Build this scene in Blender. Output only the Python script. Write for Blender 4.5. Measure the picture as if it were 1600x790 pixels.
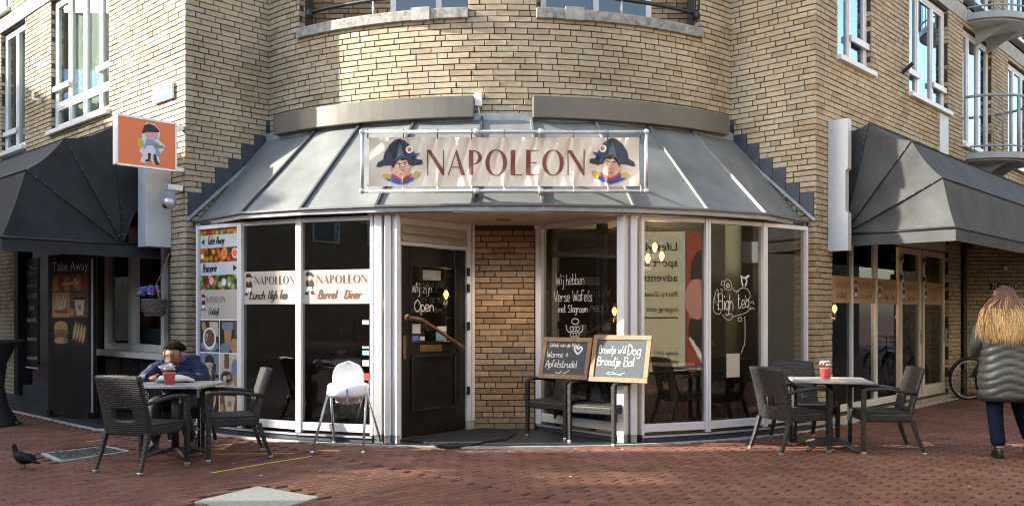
import bpy, bmesh, math, random
from mathutils import Vector, Matrix
import numpy as np
PI = math.pi; R_ = math.radians
scene = bpy.context.scene
for o in list(bpy.data.objects): bpy.data.objects.remove(o)
# ---------------------------------------------------------------- camera
F_PX, EYE, HOR = 1373.0, 1.45, 490.0          # focal length in photo pixels, eye height, horizon row
cd = bpy.data.cameras.new('camera'); cam = bpy.data.objects.new('camera', cd); scene.collection.objects.link(cam)
cd.sensor_width = 36.0; cd.lens = 36.0*F_PX/1600; cd.shift_y = (HOR-395)/1600
cd.clip_start = 0.1; cd.clip_end = 2000
cam.location = (0, 0, EYE); cam.rotation_euler = (R_(90), 0, 0)
scene.camera = cam
# ---------------------------------------------------------------- light
SUN = Vector((1.0, 0.05, -0.45)).normalized()
EL = math.asin(-SUN.z)
world = bpy.data.worlds.new('World'); scene.world = world; world.use_nodes = True
wn = world.node_tree.nodes; wl = world.node_tree.links
sky = wn.new('ShaderNodeTexSky'); sky.sky_type = 'NISHITA'; sky.sun_disc = False
sky.sun_elevation = EL; sky.sun_rotation = math.atan2(-SUN.x, -SUN.y); sky.air_density = 1.0; sky.dust_density = 2.5; sky.ozone_density = 0.3
wl.new(sky.outputs[0], wn['Background'].inputs[0]); wn['Background'].inputs[1].default_value = 0.15
sd = bpy.data.lights.new('sun', 'SUN'); sd.energy = 4.1; sd.angle = R_(0.5); sd.color = (1.0, 0.93, 0.82)
so = bpy.data.objects.new('sun', sd); scene.collection.objects.link(so); so.location = (-20, -5, 20)
so.rotation_euler = SUN.to_track_quat('-Z', 'Y').to_euler()
vs = scene.view_settings; vs.view_transform = 'Standard'; vs.look = 'None'; vs.gamma = 1.0; vs.exposure = 2.0
vs.use_curve_mapping = False
scene.render.engine = 'CYCLES'
scene.cycles.use_denoising = True; scene.cycles.max_bounces = 8; scene.cycles.transparent_max_bounces = 16
scene.cycles.caustics_reflective = False; scene.cycles.caustics_refractive = False
scene.cycles.sample_clamp_indirect = 6.0; scene.cycles.filter_width = 1.05
# ---------------------------------------------------------------- helpers
COL = scene.collection
def rgb(h):
    h = h.lstrip('#'); c = [int(h[i:i+2], 16)/255 for i in (0, 2, 4)]
    return tuple(((x/12.92) if x < .04045 else ((x+.055)/1.055)**2.4) for x in c)
def ground(px, py, z=0.0):
    d = F_PX*(EYE-z)/(py-HOR); return Vector(((px-800)/F_PX*d, d, z))
def project(p):
    return 800+p[0]/p[1]*F_PX, HOR-(p[2]-EYE)/p[1]*F_PX
class MB:
    def __init__(s): s.v = []; s.f = []; s.r = []; s.sm = []
    def add(s, vs, fs, r=.5, sm=False):
        n = len(s.v); s.v += [tuple(v) for v in vs]
        for f in fs: s.f.append(tuple(n+i for i in f)); s.r.append(r); s.sm.append(sm)
        return s
    def box(s, x0, x1, y0, y1, z0, z1, r=.5, M=None):
        vs = [Vector(p) for p in ((x0,y0,z0),(x1,y0,z0),(x1,y1,z0),(x0,y1,z0),(x0,y0,z1),(x1,y0,z1),(x1,y1,z1),(x0,y1,z1))]
        if M is not None: vs = [M @ v for v in vs]
        return s.add(vs, ((0,3,2,1),(4,5,6,7),(0,1,5,4),(1,2,6,5),(2,3,7,6),(3,0,4,7)), r)
    def bar(s, a, b, w, h, up=(0,0,1)):
        a, b = Vector(a), Vector(b); d = (b-a); L = d.length; d.normalize(); u = Vector(up)
        x = d.cross(u)
        if x.length < 1e-4: x = d.cross(Vector((1,0,0)))
        x.normalize(); u = x.cross(d).normalized(); vs = []
        for p in (a, b):
            for sx, su in ((-1,-1),(1,-1),(1,1),(-1,1)): vs.append(p+x*sx*w/2+u*su*h/2)
        return s.add(vs, ((0,3,2,1),(4,5,6,7),(0,1,5,4),(1,2,6,5),(2,3,7,6),(3,0,4,7)))
    def tube(s, pts, rad, n=8, cap=True, sm=True, flat=1.0, closed=False):
        pts = [Vector(p) for p in pts]; m = len(pts)
        rads = rad if isinstance(rad, (list, tuple)) else [rad]*m
        ref = None; vs = []
        for i, p in enumerate(pts):
            if closed: t = pts[(i+1) % m]-pts[i-1]
            else: t = pts[min(i+1, m-1)]-pts[max(i-1, 0)]
            if t.length < 1e-9: t = Vector((0,0,1))
            t.normalize()
            if ref is None:
                ref = t.orthogonal() if abs(t.z) > .9 else Vector((0,0,1))
            ref = ref-t*ref.dot(t)
            if ref.length < 1e-6: ref = t.orthogonal()
            ref.normalize(); b = t.cross(ref)
            for k in range(n):
                a = 2*PI*k/n; vs.append(p+(ref*math.cos(a)*flat+b*math.sin(a))*rads[i])
        fs = []
        for i in range(m if closed else m-1):
            j = (i+1) % m
            for k in range(n): fs.append((i*n+k, i*n+(k+1) % n, j*n+(k+1) % n, j*n+k))
        s.add(vs, fs, sm=sm)
        if cap and not closed:
            q = len(s.v)-len(vs)
            s.f += [tuple(q+k for k in range(n))[::-1], tuple(q+(m-1)*n+k for k in range(n))]; s.r += [.5,.5]; s.sm += [False, False]
        return s
    def prism(s, poly, a, b, ax='z', r=.5):
        # poly in the plane across axis ax, extruded from a to b
        def P(p, t):
            return (p[0], p[1], t) if ax == 'z' else (p[0], t, p[1]) if ax == 'y' else (t, p[0], p[1])
        n = len(poly); vs = [P(p, a) for p in poly]+[P(p, b) for p in poly]
        fs = [tuple(range(n))[::-1], tuple(range(n, 2*n))]+[(i, (i+1) % n, n+(i+1) % n, n+i) for i in range(n)]
        return s.add(vs, fs, r)
    def lathe(s, prof, n=16, c=(0,0,0), sm=True, M=None):
        vs = []
        for (r, z) in prof:
            for k in range(n):
                a = 2*PI*k/n; v = Vector((c[0]+r*math.cos(a), c[1]+r*math.sin(a), c[2]+z)); vs.append(M @ v if M is not None else v)
        fs = [(i*n+k, i*n+(k+1) % n, (i+1)*n+(k+1) % n, (i+1)*n+k) for i in range(len(prof)-1) for k in range(n)]
        q = len(s.v); s.add(vs, fs, sm=sm)
        s.f += [tuple(q+k for k in range(n))[::-1], tuple(q+(len(prof)-1)*n+k for k in range(n))]; s.r += [.5,.5]; s.sm += [False, False]
        return s
    def loft(s, rings, sm=True, cap=True):
        n = len(rings[0]); vs = [p for r in rings for p in r]
        fs = [(i*n+k, i*n+(k+1) % n, (i+1)*n+(k+1) % n, (i+1)*n+k) for i in range(len(rings)-1) for k in range(n)]
        if cap: fs += [tuple(range(n))[::-1], tuple((len(rings)-1)*n+k for k in range(n))]
        return s.add(vs, fs, sm=sm)
    def sphere(s, c, rx, ry, rz, n=12, m=8, M=None):
        vs = []
        for i in range(m+1):
            t = PI*i/m; sr = max(math.sin(t), .02)
            for k in range(n):
                a = 2*PI*k/n; v = Vector((rx*sr*math.cos(a), ry*sr*math.sin(a), -rz*math.cos(t)))
                if M is not None: v = M @ v
                vs.append(v+Vector(c))
        fs = [(i*n+k, i*n+(k+1) % n, (i+1)*n+(k+1) % n, (i+1)*n+k) for i in range(m) for k in range(n)]
        fs += [tuple(range(n))[::-1], tuple(m*n+k for k in range(n))]
        return s.add(vs, fs, sm=True)
    def poly(s, pts, r=.5):
        return s.add(pts, (tuple(range(len(pts))),), r)
    def mesh(s, name):
        me = bpy.data.meshes.new(name); me.from_pydata(s.v, [], s.f)
        me.attributes.new('rnd', 'FLOAT', 'FACE').data.foreach_set('value', np.array(s.r, dtype=np.float32))
        me.polygons.foreach_set('use_smooth', np.array(s.sm, dtype=bool)); me.update(); return me
    def build(s, name, mat, parent=None, loc=(0,0,0), rz=0, bevel=0, seg=2, subdiv=0, rot=None):
        me = s.mesh(name); me.materials.append(mat)
        return link(name, me, parent, loc, rz, bevel, seg, subdiv, rot)
def link(name, me, parent=None, loc=(0,0,0), rz=0, bevel=0, seg=2, subdiv=0, rot=None):
    o = bpy.data.objects.new(name, me); COL.objects.link(o); o.parent = parent
    o.location = loc; o.rotation_euler = rot if rot is not None else (0,0,rz)
    if bevel:
        b = o.modifiers.new('bevel', 'BEVEL'); b.width = bevel; b.segments = seg; b.limit_method = 'ANGLE'; b.angle_limit = R_(40)
    if subdiv:
        b = o.modifiers.new('subdivision', 'SUBSURF'); b.levels = subdiv; b.render_levels = subdiv
    return o
def tag(o, label=None, cat=None, group=None, kind=None):
    for k, v in (('label', label), ('category', cat), ('group', group), ('kind', kind)):
        if v: o[k] = v
    return o
def thing(name, label, cat, loc=(0,0,0), rz=0, group=None):
    o = bpy.data.objects.new(name, None); COL.objects.link(o); o.location = loc; o.rotation_euler = (0,0,rz)
    o.empty_display_size = .2
    return tag(o, label, cat, group)
def copy_tree(o, parent=None):
    c = o.copy(); COL.objects.link(c); c.parent = parent
    for ch in [x for x in bpy.data.objects if x.parent == o]: copy_tree(ch, c)
    return c
# ---------------------------------------------------------------- materials
MATS = {}
def mat(name, col, rough=.6, metal=0.0, spec=.5, noise=0.0, nscale=8.0, bump=0.0, bscale=40.0, rnd=None, emit=None, estr=0.0, coat=0.0, sheen=0.0, macro=0.0, mscale=.9):
    m = bpy.data.materials.new(name); m.use_nodes = True; nt = m.node_tree; N = nt.nodes; L = nt.links
    p = N['Principled BSDF']; MATS[name] = m
    col = rgb(col) if isinstance(col, str) else col
    p.inputs['Base Color'].default_value = (*col, 1); p.inputs['Roughness'].default_value = rough
    p.inputs['Metallic'].default_value = metal; p.inputs['Specular IOR Level'].default_value = spec
    p.inputs['Coat Weight'].default_value = coat; p.inputs['Sheen Weight'].default_value = sheen
    if emit: p.inputs['Emission Color'].default_value = (*emit, 1); p.inputs['Emission Strength'].default_value = estr
    src = None
    tc = N.new('ShaderNodeTexCoord')
    if rnd:          # colours of single pieces: ramp over the piece's own number
        at_ = N.new('ShaderNodeAttribute'); at_.attribute_name = 'rnd'
        rp = N.new('ShaderNodeValToRGB'); e = rp.color_ramp.elements
        cs = [rgb(c) if isinstance(c, str) else c for c in rnd]
        while len(e) < len(cs): e.new(.5)
        for i, c in enumerate(cs): e[i].position = i/(len(cs)-1); e[i].color = (*c, 1)
        L.new(at_.outputs['Fac'], rp.inputs[0]); src = rp.outputs[0]
    if noise:
        nz = N.new('ShaderNodeTexNoise'); nz.inputs['Scale'].default_value = nscale; nz.inputs['Detail'].default_value = 6
        nz.inputs['Roughness'].default_value = .65
        L.new(tc.outputs['Object'], nz.inputs['Vector'])
        mr = N.new('ShaderNodeMapRange'); mr.inputs[1].default_value = .3; mr.inputs[2].default_value = .7
        mr.inputs[3].default_value = 1-noise; mr.inputs[4].default_value = 1+noise
        L.new(nz.outputs[0], mr.inputs[0])
        mx = N.new('ShaderNodeMix'); mx.data_type = 'RGBA'; mx.blend_type = 'MULTIPLY'; mx.inputs[0].default_value = 1
        if src: L.new(src, mx.inputs[6])
        else: mx.inputs[6].default_value = (*col, 1)
        L.new(mr.outputs[0], mx.inputs[7]); src = mx.outputs[2]
        rr = N.new('ShaderNodeMapRange'); rr.inputs[3].default_value = max(0, rough-.12); rr.inputs[4].default_value = min(1, rough+.12)
        L.new(nz.outputs[0], rr.inputs[0]); L.new(rr.outputs[0], p.inputs['Roughness'])
    if macro:       # broad weathering that runs across neighbouring pieces
        ge = N.new('ShaderNodeNewGeometry'); mp_ = N.new('ShaderNodeMapping'); mp_.inputs['Scale'].default_value = (1, 1, .6)
        n3 = N.new('ShaderNodeTexNoise'); n3.inputs['Scale'].default_value = mscale; n3.inputs['Detail'].default_value = 5; n3.inputs['Roughness'].default_value = .6
        L.new(ge.outputs['Position'], mp_.inputs[0]); L.new(mp_.outputs[0], n3.inputs['Vector'])
        r3 = N.new('ShaderNodeMapRange'); r3.inputs[1].default_value = .3; r3.inputs[2].default_value = .7; r3.inputs[3].default_value = 1-macro; r3.inputs[4].default_value = 1+macro*.7
        L.new(n3.outputs[0], r3.inputs[0]); m3 = N.new('ShaderNodeMix'); m3.data_type = 'RGBA'; m3.blend_type = 'MULTIPLY'; m3.inputs[0].default_value = 1
        L.new(src, m3.inputs[6]); L.new(r3.outputs[0], m3.inputs[7]); src = m3.outputs[2]
    if src: L.new(src, p.inputs['Base Color'])
    if bump:
        nb = N.new('ShaderNodeTexNoise'); nb.inputs['Scale'].default_value = bscale; nb.inputs['Detail'].default_value = 5
        L.new(tc.outputs['Object'], nb.inputs['Vector'])
        b = N.new('ShaderNodeBump'); b.inputs['Strength'].default_value = bump; b.inputs['Distance'].default_value = .01
        L.new(nb.outputs[0], b.inputs['Height']); L.new(b.outputs[0], p.inputs['Normal'])
    return m
mat('brick', (.36,.27,.16), .85, rnd=[(.33,.255,.165),(.405,.325,.215),(.435,.355,.24),(.465,.39,.27),(.44,.38,.28)], macro=.26, noise=.20, nscale=14, bump=.5, bscale=90)
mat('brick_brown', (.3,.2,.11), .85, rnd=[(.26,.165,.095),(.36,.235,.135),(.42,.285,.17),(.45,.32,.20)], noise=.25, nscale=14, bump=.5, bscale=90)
mat('mortar', (.05,.043,.035), .95, noise=.25, nscale=30)
mat('paver', (.2,.09,.06), .85, spec=.25, rnd=[(.115,.052,.036),(.145,.066,.044),(.160,.073,.048),(.152,.074,.053),(.18,.089,.060)], macro=.34, mscale=.6, noise=.25, nscale=3.5, bump=.5, bscale=120)
mat('white_paint', (.74,.74,.73), .35, noise=.07, nscale=5)
mat('cream_paint', (.62,.58,.50), .4, noise=.08, nscale=5)
mat('zinc', (.165,.175,.170), .55, metal=.05, macro=.22, mscale=1.6, noise=.16, nscale=2.5, bump=.12, bscale=3)
mat('zinc_trim', (.33,.35,.365), .5, metal=.15, noise=.25, nscale=6)
mat('lead', (.055,.066,.085), .6, metal=.3, noise=.35, nscale=10, bump=.5, bscale=18)
mat('bronze_paint', (.13,.12,.10), .4, noise=.12, nscale=3)
mat('concrete', (.36,.35,.32), .9, noise=.3, nscale=9, bump=.4, bscale=60)
mat('dirty_concrete', (.28,.27,.25), .9, noise=.55, nscale=14, bump=.4, bscale=60)
mat('plinth_stone', (.055,.058,.065), .6, noise=.35, nscale=9, bump=.3)
mat('slate', (.026,.029,.033), .45, noise=.4, nscale=6, bump=.25, bscale=30)
mat('edging', (.42,.42,.42), .6, noise=.25, nscale=8)
mat('mat_rubber', (.009,.0095,.011), .85, bump=.6, bscale=220)
mat('gravel_stone', (.095,.098,.085), .95, spec=.15, noise=.5, nscale=22, bump=1.0, bscale=45)
mat('granite', (.27,.27,.235), .85, noise=.28, nscale=38, bump=.5, bscale=70)
mat('yellow_paint', (.62,.46,.05), .7, noise=.15, nscale=20)
mat('black_paint', (.014,.013,.012), .38, noise=.25, nscale=6)
mat('door_black', (.011,.009,.008), .33, noise=.35, nscale=5, coat=.3)
mat('dark_panel', (.02,.019,.019), .5, noise=.2)
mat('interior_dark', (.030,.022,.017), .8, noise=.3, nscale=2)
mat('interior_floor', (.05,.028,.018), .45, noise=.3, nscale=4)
mat('brass', (.42,.29,.13), .35, metal=.9, noise=.2, nscale=12)
mat('copper_wood', (.17,.085,.04), .35, noise=.2, nscale=10, coat=.4)
mat('steel', (.55,.56,.57), .3, metal=.9, noise=.08)
mat('galv', (.60,.61,.63), .38, metal=.6, noise=.12, nscale=12)
mat('alu_leg', (.42,.44,.46), .35, metal=.6)
mat('rail_black', (.02,.022,.025), .4)
mat('grey_blue_steel', (.30,.33,.35), .45, noise=.1)
mat('awning_black', (.030,.033,.037), .8, noise=.3, nscale=3, bump=.5, bscale=7, spec=.2)
mat('awning_grey', (.068,.072,.072), .8, noise=.35, nscale=2.2, bump=.4, bscale=6, spec=.2)
mat('board_white', (.55,.58,.60), .4, noise=.06)
mat('plastic_white', (.83,.84,.84), .3)
mat('plastic_black', (.02,.02,.02), .4)
mat('sheet_cream', (.76,.68,.55), .42, noise=.05, nscale=3)
mat('film_beige', (.50,.45,.38), .45)
mat('film_beige_worn', (.50,.34,.20), .6, spec=.2)
mat('ink_brown', (.20,.062,.035), .5); mat('ink_dark', (.028,.018,.014), .5); mat('ink_black', (.012,.012,.013), .5)
mat('ink_white', (.78,.78,.76), .6); mat('chalk', (.72,.72,.70), .9)
mat('orange_sign', rgb('#c8683f'), .35, emit=rgb('#c8683f'), estr=.06)
mat('skin', (.50,.30,.20), .5, spec=.4); mat('skin_man', (.27,.14,.085), .5, spec=.4)
mat('hat_navy', (.035,.042,.062), .5); mat('hat_grey', (.11,.13,.17), .5); mat('coat_blue', (.035,.10,.36), .5)
mat('red_print', (.50,.04,.03), .5); mat('gold_print', (.62,.46,.07), .5)
mat('skin_print', (.72,.42,.28), .5); mat('print_sky', (.22,.36,.55), .5); mat('print_green', (.20,.30,.12), .5)
mat('slatecloth', (.05,.06,.065), .7)
mat('blackboard', (.045,.056,.062), .7, noise=.3, nscale=6)
mat('pine', (.25,.155,.08), .65, noise=.3, nscale=9, bump=.2)
mat('pot_red', (.74,.12,.11), .45); mat('petal_white', (.80,.78,.76), .7); mat('petal_pink', (.70,.42,.48), .7)
mat('petal_blue', (.24,.26,.62), .7); mat('leaf', (.045,.085,.03), .6)
mat('jacket_blue', (.006,.012,.040), .6, spec=.3, noise=.25, nscale=12, bump=.6, bscale=16); mat('trousers_black', (.012,.012,.015), .7, bump=.4, bscale=20)
mat('jeans', (.006,.010,.026), .85, spec=.1, noise=.2, nscale=20, bump=.4, bscale=24); mat('shoe', (.01,.01,.01), .35)
mat('hair_black', (.006,.005,.005), .8, spec=.15)
mat('puffer', (.072,.080,.077), .36, noise=.12, nscale=8, bump=.35, bscale=22); mat('hood_black', (.013,.013,.014), .7)
mat('paper', (.55,.55,.53), .8, noise=.06)
mat('pigeon', (.010,.0105,.013), .7, spec=.15, noise=.5, nscale=18); mat('pigeon_leg', (.30,.08,.06), .6)
mat('tyre', (.013,.013,.013), .8); mat('bike_black', (.015,.015,.017), .35)
mat('curtain', (.60,.64,.57), .9, noise=.15, nscale=4); mat('terracotta', (.22,.08,.04), .7)
mat('bin_black', (.015,.016,.017), .5); mat('bag_clear', (.25,.26,.28), .3)
mat('wicker_basket', (.14,.12,.10), .8, bump=1.0, bscale=55, noise=.4, nscale=30)
mat('spandex_black', (.01,.011,.013), .6)
mat('teal_box', (.06,.22,.22), .6)
mat('far_brick', (.20,.155,.11), .9, noise=.3, nscale=1.5)
mat('far_stone', (.43,.39,.33), .9, noise=.2, nscale=.7)
mat('poster_beige', (.56,.52,.36), .6); mat('poster_red', (.30,.06,.04), .6, noise=.5, nscale=20)
mat('poster_pink', (.55,.26,.22), .6); mat('poster_black', (.012,.012,.015), .6)
mat('sign_blue', (.035,.16,.27), .4); mat('street_white', (.8,.8,.8), .4)
mat('bulb', (1,.6,.25), .5, emit=(1,.50,.13), estr=2.2)
mat('spot', (1,.8,.5), .5, emit=(1,.75,.45), estr=2.0)
def hair_mat():
    m = bpy.data.materials.new('hair_blonde'); m.use_nodes = True; N = m.node_tree.nodes; L = m.node_tree.links; p = N['Principled BSDF']
    at_ = N.new('ShaderNodeAttribute'); at_.attribute_name = 'rnd'; rp = N.new('ShaderNodeValToRGB'); e = rp.color_ramp.elements
    for i, (q, c) in enumerate(((0, (.075,.038,.02)), (.30, (.12,.06,.03)), (.5, (.50,.31,.12)), (1, (.74,.53,.27)))):
        if i > 1: e.new(q)
    for i, (q, c) in enumerate(((0, (.075,.038,.02)), (.30, (.12,.06,.03)), (.5, (.50,.31,.12)), (1, (.74,.53,.27)))): e[i].position = q; e[i].color = (*c, 1)
    L.new(at_.outputs['Fac'], rp.inputs[0]); L.new(rp.outputs[0], p.inputs['Base Color']); p.inputs['Roughness'].default_value = .42; MATS['hair_blonde'] = m
hair_mat()
def wicker_mat():
    m = mat('wicker', (.032,.029,.027), .5); N = m.node_tree.nodes; L = m.node_tree.links; p = N['Principled BSDF']
    tc = N.new('ShaderNodeTexCoord'); br = N.new('ShaderNodeTexBrick'); sep = N.new('ShaderNodeSeparateXYZ'); cb = N.new('ShaderNodeCombineXYZ')
    ad = N.new('ShaderNodeMath'); ad.operation = 'ADD'
    ad2 = N.new('ShaderNodeMath'); ad2.operation = 'MULTIPLY_ADD'; ad2.inputs[1].default_value = .6
    L.new(tc.outputs['Object'], sep.inputs[0]); L.new(sep.outputs[0], ad.inputs[0]); L.new(sep.outputs[1], ad.inputs[1])
    L.new(sep.outputs[1], ad2.inputs[0]); L.new(sep.outputs[2], ad2.inputs[2])
    L.new(ad.outputs[0], cb.inputs[0]); L.new(ad2.outputs[0], cb.inputs[1]); L.new(cb.outputs[0], br.inputs['Vector'])
    br.inputs['Scale'].default_value = 1.0; br.inputs['Brick Width'].default_value = .042; br.inputs['Row Height'].default_value = .020
    br.inputs['Mortar Size'].default_value = .0042; br.inputs['Mortar Smooth'].default_value = .8
    br.inputs['Color1'].default_value = (.046,.043,.040,1); br.inputs['Color2'].default_value = (.014,.013,.012,1); br.inputs['Mortar'].default_value = (.006,.006,.006,1)
    L.new(br.outputs['Color'], p.inputs['Base Color'])
    b = N.new('ShaderNodeBump'); b.inputs['Strength'].default_value = .9; b.inputs['Distance'].default_value = .004; b.invert = True
    L.new(br.outputs['Fac'], b.inputs['Height']); L.new(b.outputs[0], p.inputs['Normal'])
wicker_mat()
def tabletop_mat():
    m = mat('tabletop', (.35,.35,.34), .4); N = m.node_tree.nodes; L = m.node_tree.links; p = N['Principled BSDF']
    tc = N.new('ShaderNodeTexCoord'); mp = N.new('ShaderNodeMapping'); mp.inputs['Scale'].default_value = (3, 26, 20)
    nz = N.new('ShaderNodeTexNoise'); nz.inputs['Scale'].default_value = 1.6; nz.inputs['Detail'].default_value = 7
    rp = N.new('ShaderNodeValToRGB'); e = rp.color_ramp.elements; e[0].position = .32; e[0].color = (.13,.125,.12,1); e[1].position = .68; e[1].color = (.50,.49,.47,1)
    L.new(tc.outputs['Object'], mp.inputs[0]); L.new(mp.outputs[0], nz.inputs['Vector']); L.new(nz.outputs[0], rp.inputs[0]); L.new(rp.outputs[0], p.inputs['Base Color'])
tabletop_mat()
def glass_mat(name, tint=(.8,.85,.84), refl=1.0, film=0.0, gcol=(1,1,1)):
    m = bpy.data.materials.new(name); m.use_nodes = True; N = m.node_tree.nodes; L = m.node_tree.links; N.remove(N['Principled BSDF']); MATS[name] = m
    tr = N.new('ShaderNodeBsdfTransparent'); tr.inputs[0].default_value = (*tint, 1); gl = N.new('ShaderNodeBsdfGlossy'); gl.inputs['Roughness'].default_value = .0
    gl.inputs[0].default_value = (*gcol, 1)
    fr = N.new('ShaderNodeFresnel'); gb = N.new('ShaderNodeNewGeometry'); ir = N.new('ShaderNodeMapRange'); ir.inputs[3].default_value = 1.5; ir.inputs[4].default_value = 1/1.5; L.new(gb.outputs['Backfacing'], ir.inputs[0]); L.new(ir.outputs[0], fr.inputs[0]); mu = N.new('ShaderNodeMath'); mu.operation = 'MULTIPLY_ADD'; mu.inputs[1].default_value = refl; mu.inputs[2].default_value = film; mu.use_clamp = True
    mx = N.new('ShaderNodeMixShader'); L.new(fr.outputs[0], mu.inputs[0]); L.new(mu.outputs[0], mx.inputs[0]); L.new(tr.outputs[0], mx.inputs[1]); L.new(gl.outputs[0], mx.inputs[2])
    L.new(mx.outputs[0], N['Material Output'].inputs[0])
glass_mat('glass', (.62,.64,.63), 1.3, .02); glass_mat('glass_dim', (.6,.62,.61), .55, .0); glass_mat('glass_up', (.80,.84,.82), 1.4, .02); glass_mat('glass_mirror', (.5,.55,.58), 1.5, .38, (.58,.72,.88))
def print_mat(name, cols, scale, seed=0.0, round_=True, stretch=(1,1,1)):
    # flat printed picture: blobs of fruit or food in several colours
    m = mat(name, (.3,.2,.1), .4); N = m.node_tree.nodes; L = m.node_tree.links; p = N['Principled BSDF']
    tc = N.new('ShaderNodeTexCoord'); mp = N.new('ShaderNodeMapping'); mp.inputs['Location'].default_value = (seed, seed*.7, seed*1.3); mp.inputs['Scale'].default_value = stretch
    vo = N.new('ShaderNodeTexVoronoi'); vo.inputs['Scale'].default_value = scale; vo.inputs['Randomness'].default_value = .85
    L.new(tc.outputs['Object'], mp.inputs[0]); L.new(mp.outputs[0], vo.inputs['Vector'])
    sp = N.new('ShaderNodeSeparateColor'); L.new(vo.outputs['Color'], sp.inputs[0])
    rp = N.new('ShaderNodeValToRGB'); rp.color_ramp.interpolation = 'CONSTANT'; e = rp.color_ramp.elements
    while len(e) < len(cols): e.new(.5)
    for i, c in enumerate(cols): e[i].position = i/len(cols); e[i].color = (*rgb(c), 1)
    L.new(sp.outputs[0], rp.inputs[0])
    mr = N.new('ShaderNodeMapRange'); mr.inputs[1].default_value = 0; mr.inputs[2].default_value = .75; mr.inputs[3].default_value = 1.25; mr.inputs[4].default_value = .10
    L.new(vo.outputs['Distance'], mr.inputs[0])
    nz = N.new('ShaderNodeTexNoise'); nz.inputs['Scale'].default_value = scale*5; nz.inputs['Detail'].default_value = 4; L.new(mp.outputs[0], nz.inputs['Vector'])
    ml = N.new('ShaderNodeMath'); ml.operation = 'MULTIPLY'; L.new(mr.outputs[0], ml.inputs[0]); 
    m2 = N.new('ShaderNodeMapRange'); m2.inputs[1].default_value = .3; m2.inputs[2].default_value = .7; m2.inputs[3].default_value = .6; m2.inputs[4].default_value = 1.3
    L.new(nz.outputs[0], m2.inputs[0]); L.new(m2.outputs[0], ml.inputs[1])
    mx = N.new('ShaderNodeMix'); mx.data_type = 'RGBA'; mx.blend_type = 'MULTIPLY'; mx.inputs[0].default_value = 1
    L.new(rp.outputs[0], mx.inputs[6]); L.new(ml.outputs[0], mx.inputs[7]); L.new(mx.outputs[2], p.inputs['Base Color'])
print_mat('print_fruit', ['#d8701c','#b8301c','#e0b020','#5c8c30','#e88828','#901824','#c8c070','#e06828'], 15.0, 3.1)
print_mat('print_fruit_green', ['#6c9c38','#b83030','#d0d0a0','#3c7030','#e09030','#a02830','#90b860'], 13.0, 7.7)
print_mat('print_coffee', ['#603820','#c8b890','#383030','#8898a8','#b06840','#402418'], 9.0, 1.3)
print_mat('print_drink', ['#a87850','#404858','#986048','#c0a890','#302828','#506070'], 9.0, 5.2)
print_mat('print_cake', ['#606870','#806048','#b8a890','#303840','#987860','#484040'], 11.0, 9.4)
print_mat('print_plate', ['#a08868','#586068','#c8b8a0','#483830','#886040','#707880'], 11.0, 12.9)
print_mat('print_fries', ['#c89058','#a86838','#d8b888','#786050','#b07848'], 10.0, 2.2)
print_mat('print_burger', ['#c89050','#587030','#a03828','#d0a868','#785030','#98a060'], 10.0, 6.6)
print_mat('print_tomato', ['#b85830','#984020','#c87848','#a84828'], 16.0, 4.4)
for nm_, c_ in dict(p_tan=(.40,.23,.10), p_brown=(.15,.075,.04), p_dark=(.028,.02,.017), p_cream=(.55,.46,.33), p_green=(.10,.17,.045), p_red=(.32,.05,.03), p_blue=(.17,.21,.27), p_grey=(.20,.20,.20)).items(): mat(nm_, c_, .5, noise=.3, nscale=30)
M = MATS
# ---------------------------------------------------------------- lettering and printed emblems (flat print, in the x-z plane, facing -y)
SG = dict(a="4H2I0G0E2D4F 4I4D", b="0M0D 0G2I4G4E2D0E", c="4H2I0G0E2D4E", d="4M4D 4G2I0G0E2D4E", e="0F4G3I1I0G0E2D4E", f="4L3M1L1D 0I3I",
 g="4H2I0G0E2D4F 4I4C3A1A0B", h="0M0D 0G2I4G4D", i="1I1D 1K1L", j="2I2B1A0A 2K2L", k="0M0D 4I0F4D", l="1M1E2D", m="0I0D 0G2I3G3D 3G5I6G6D",
 n="0I0D 0G2I4G4D", o="2I0G0E2D4E4G2I", p="0I0A 0G2I4G4E2D0E", r="0I0D 0G2I4H", s="4H2I0H2G4E2D0E", t="1M1E2D4E 0J3J", u="0I0E2D4F 4I4D",
 v="0I2D4I", w="0I1D3H5D6I", y="0I2D 4I2D1A0A", z="0I4I0D4D", A="0D3M6D 1G5G", B="0D0M 0M3M4K3I0I 3I5G4D0D", D="0D0M 0M3L5I4E2D0D",
 G="5K3M1L0H1E3D5F5H3H", H="0M0D 5M5D 0I5I", L="0M0E1D5E", O="3M0J0F3D6F6J3M", S="5K3M0K2I5G3D0E", T="0M6M 3M3D", V="0M3D6M", W="0M2D4J6D8M",
 Z="0M5M0D5D", P="0D0M3M5K3H0H")
SG['/'] = "0D4M"
def smooth_line(pts, sub=4, closed=False):
    if len(pts) < 3: return pts
    out = []; n = len(pts)
    for i in range(n-1):
        p0, p1, p2, p3 = pts[max(i-1, 0)], pts[i], pts[i+1], pts[min(i+2, n-1)]
        for k in range(sub):
            t = k/sub
            out.append(tuple(.5*((2*p1[a])+(-p0[a]+p2[a])*t+(2*p0[a]-5*p1[a]+4*p2[a]-p3[a])*t*t+(-p0[a]+3*p1[a]-3*p2[a]+p3[a])*t**3) for a in (0, 1)))
    out.append(pts[-1]); return out
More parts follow.
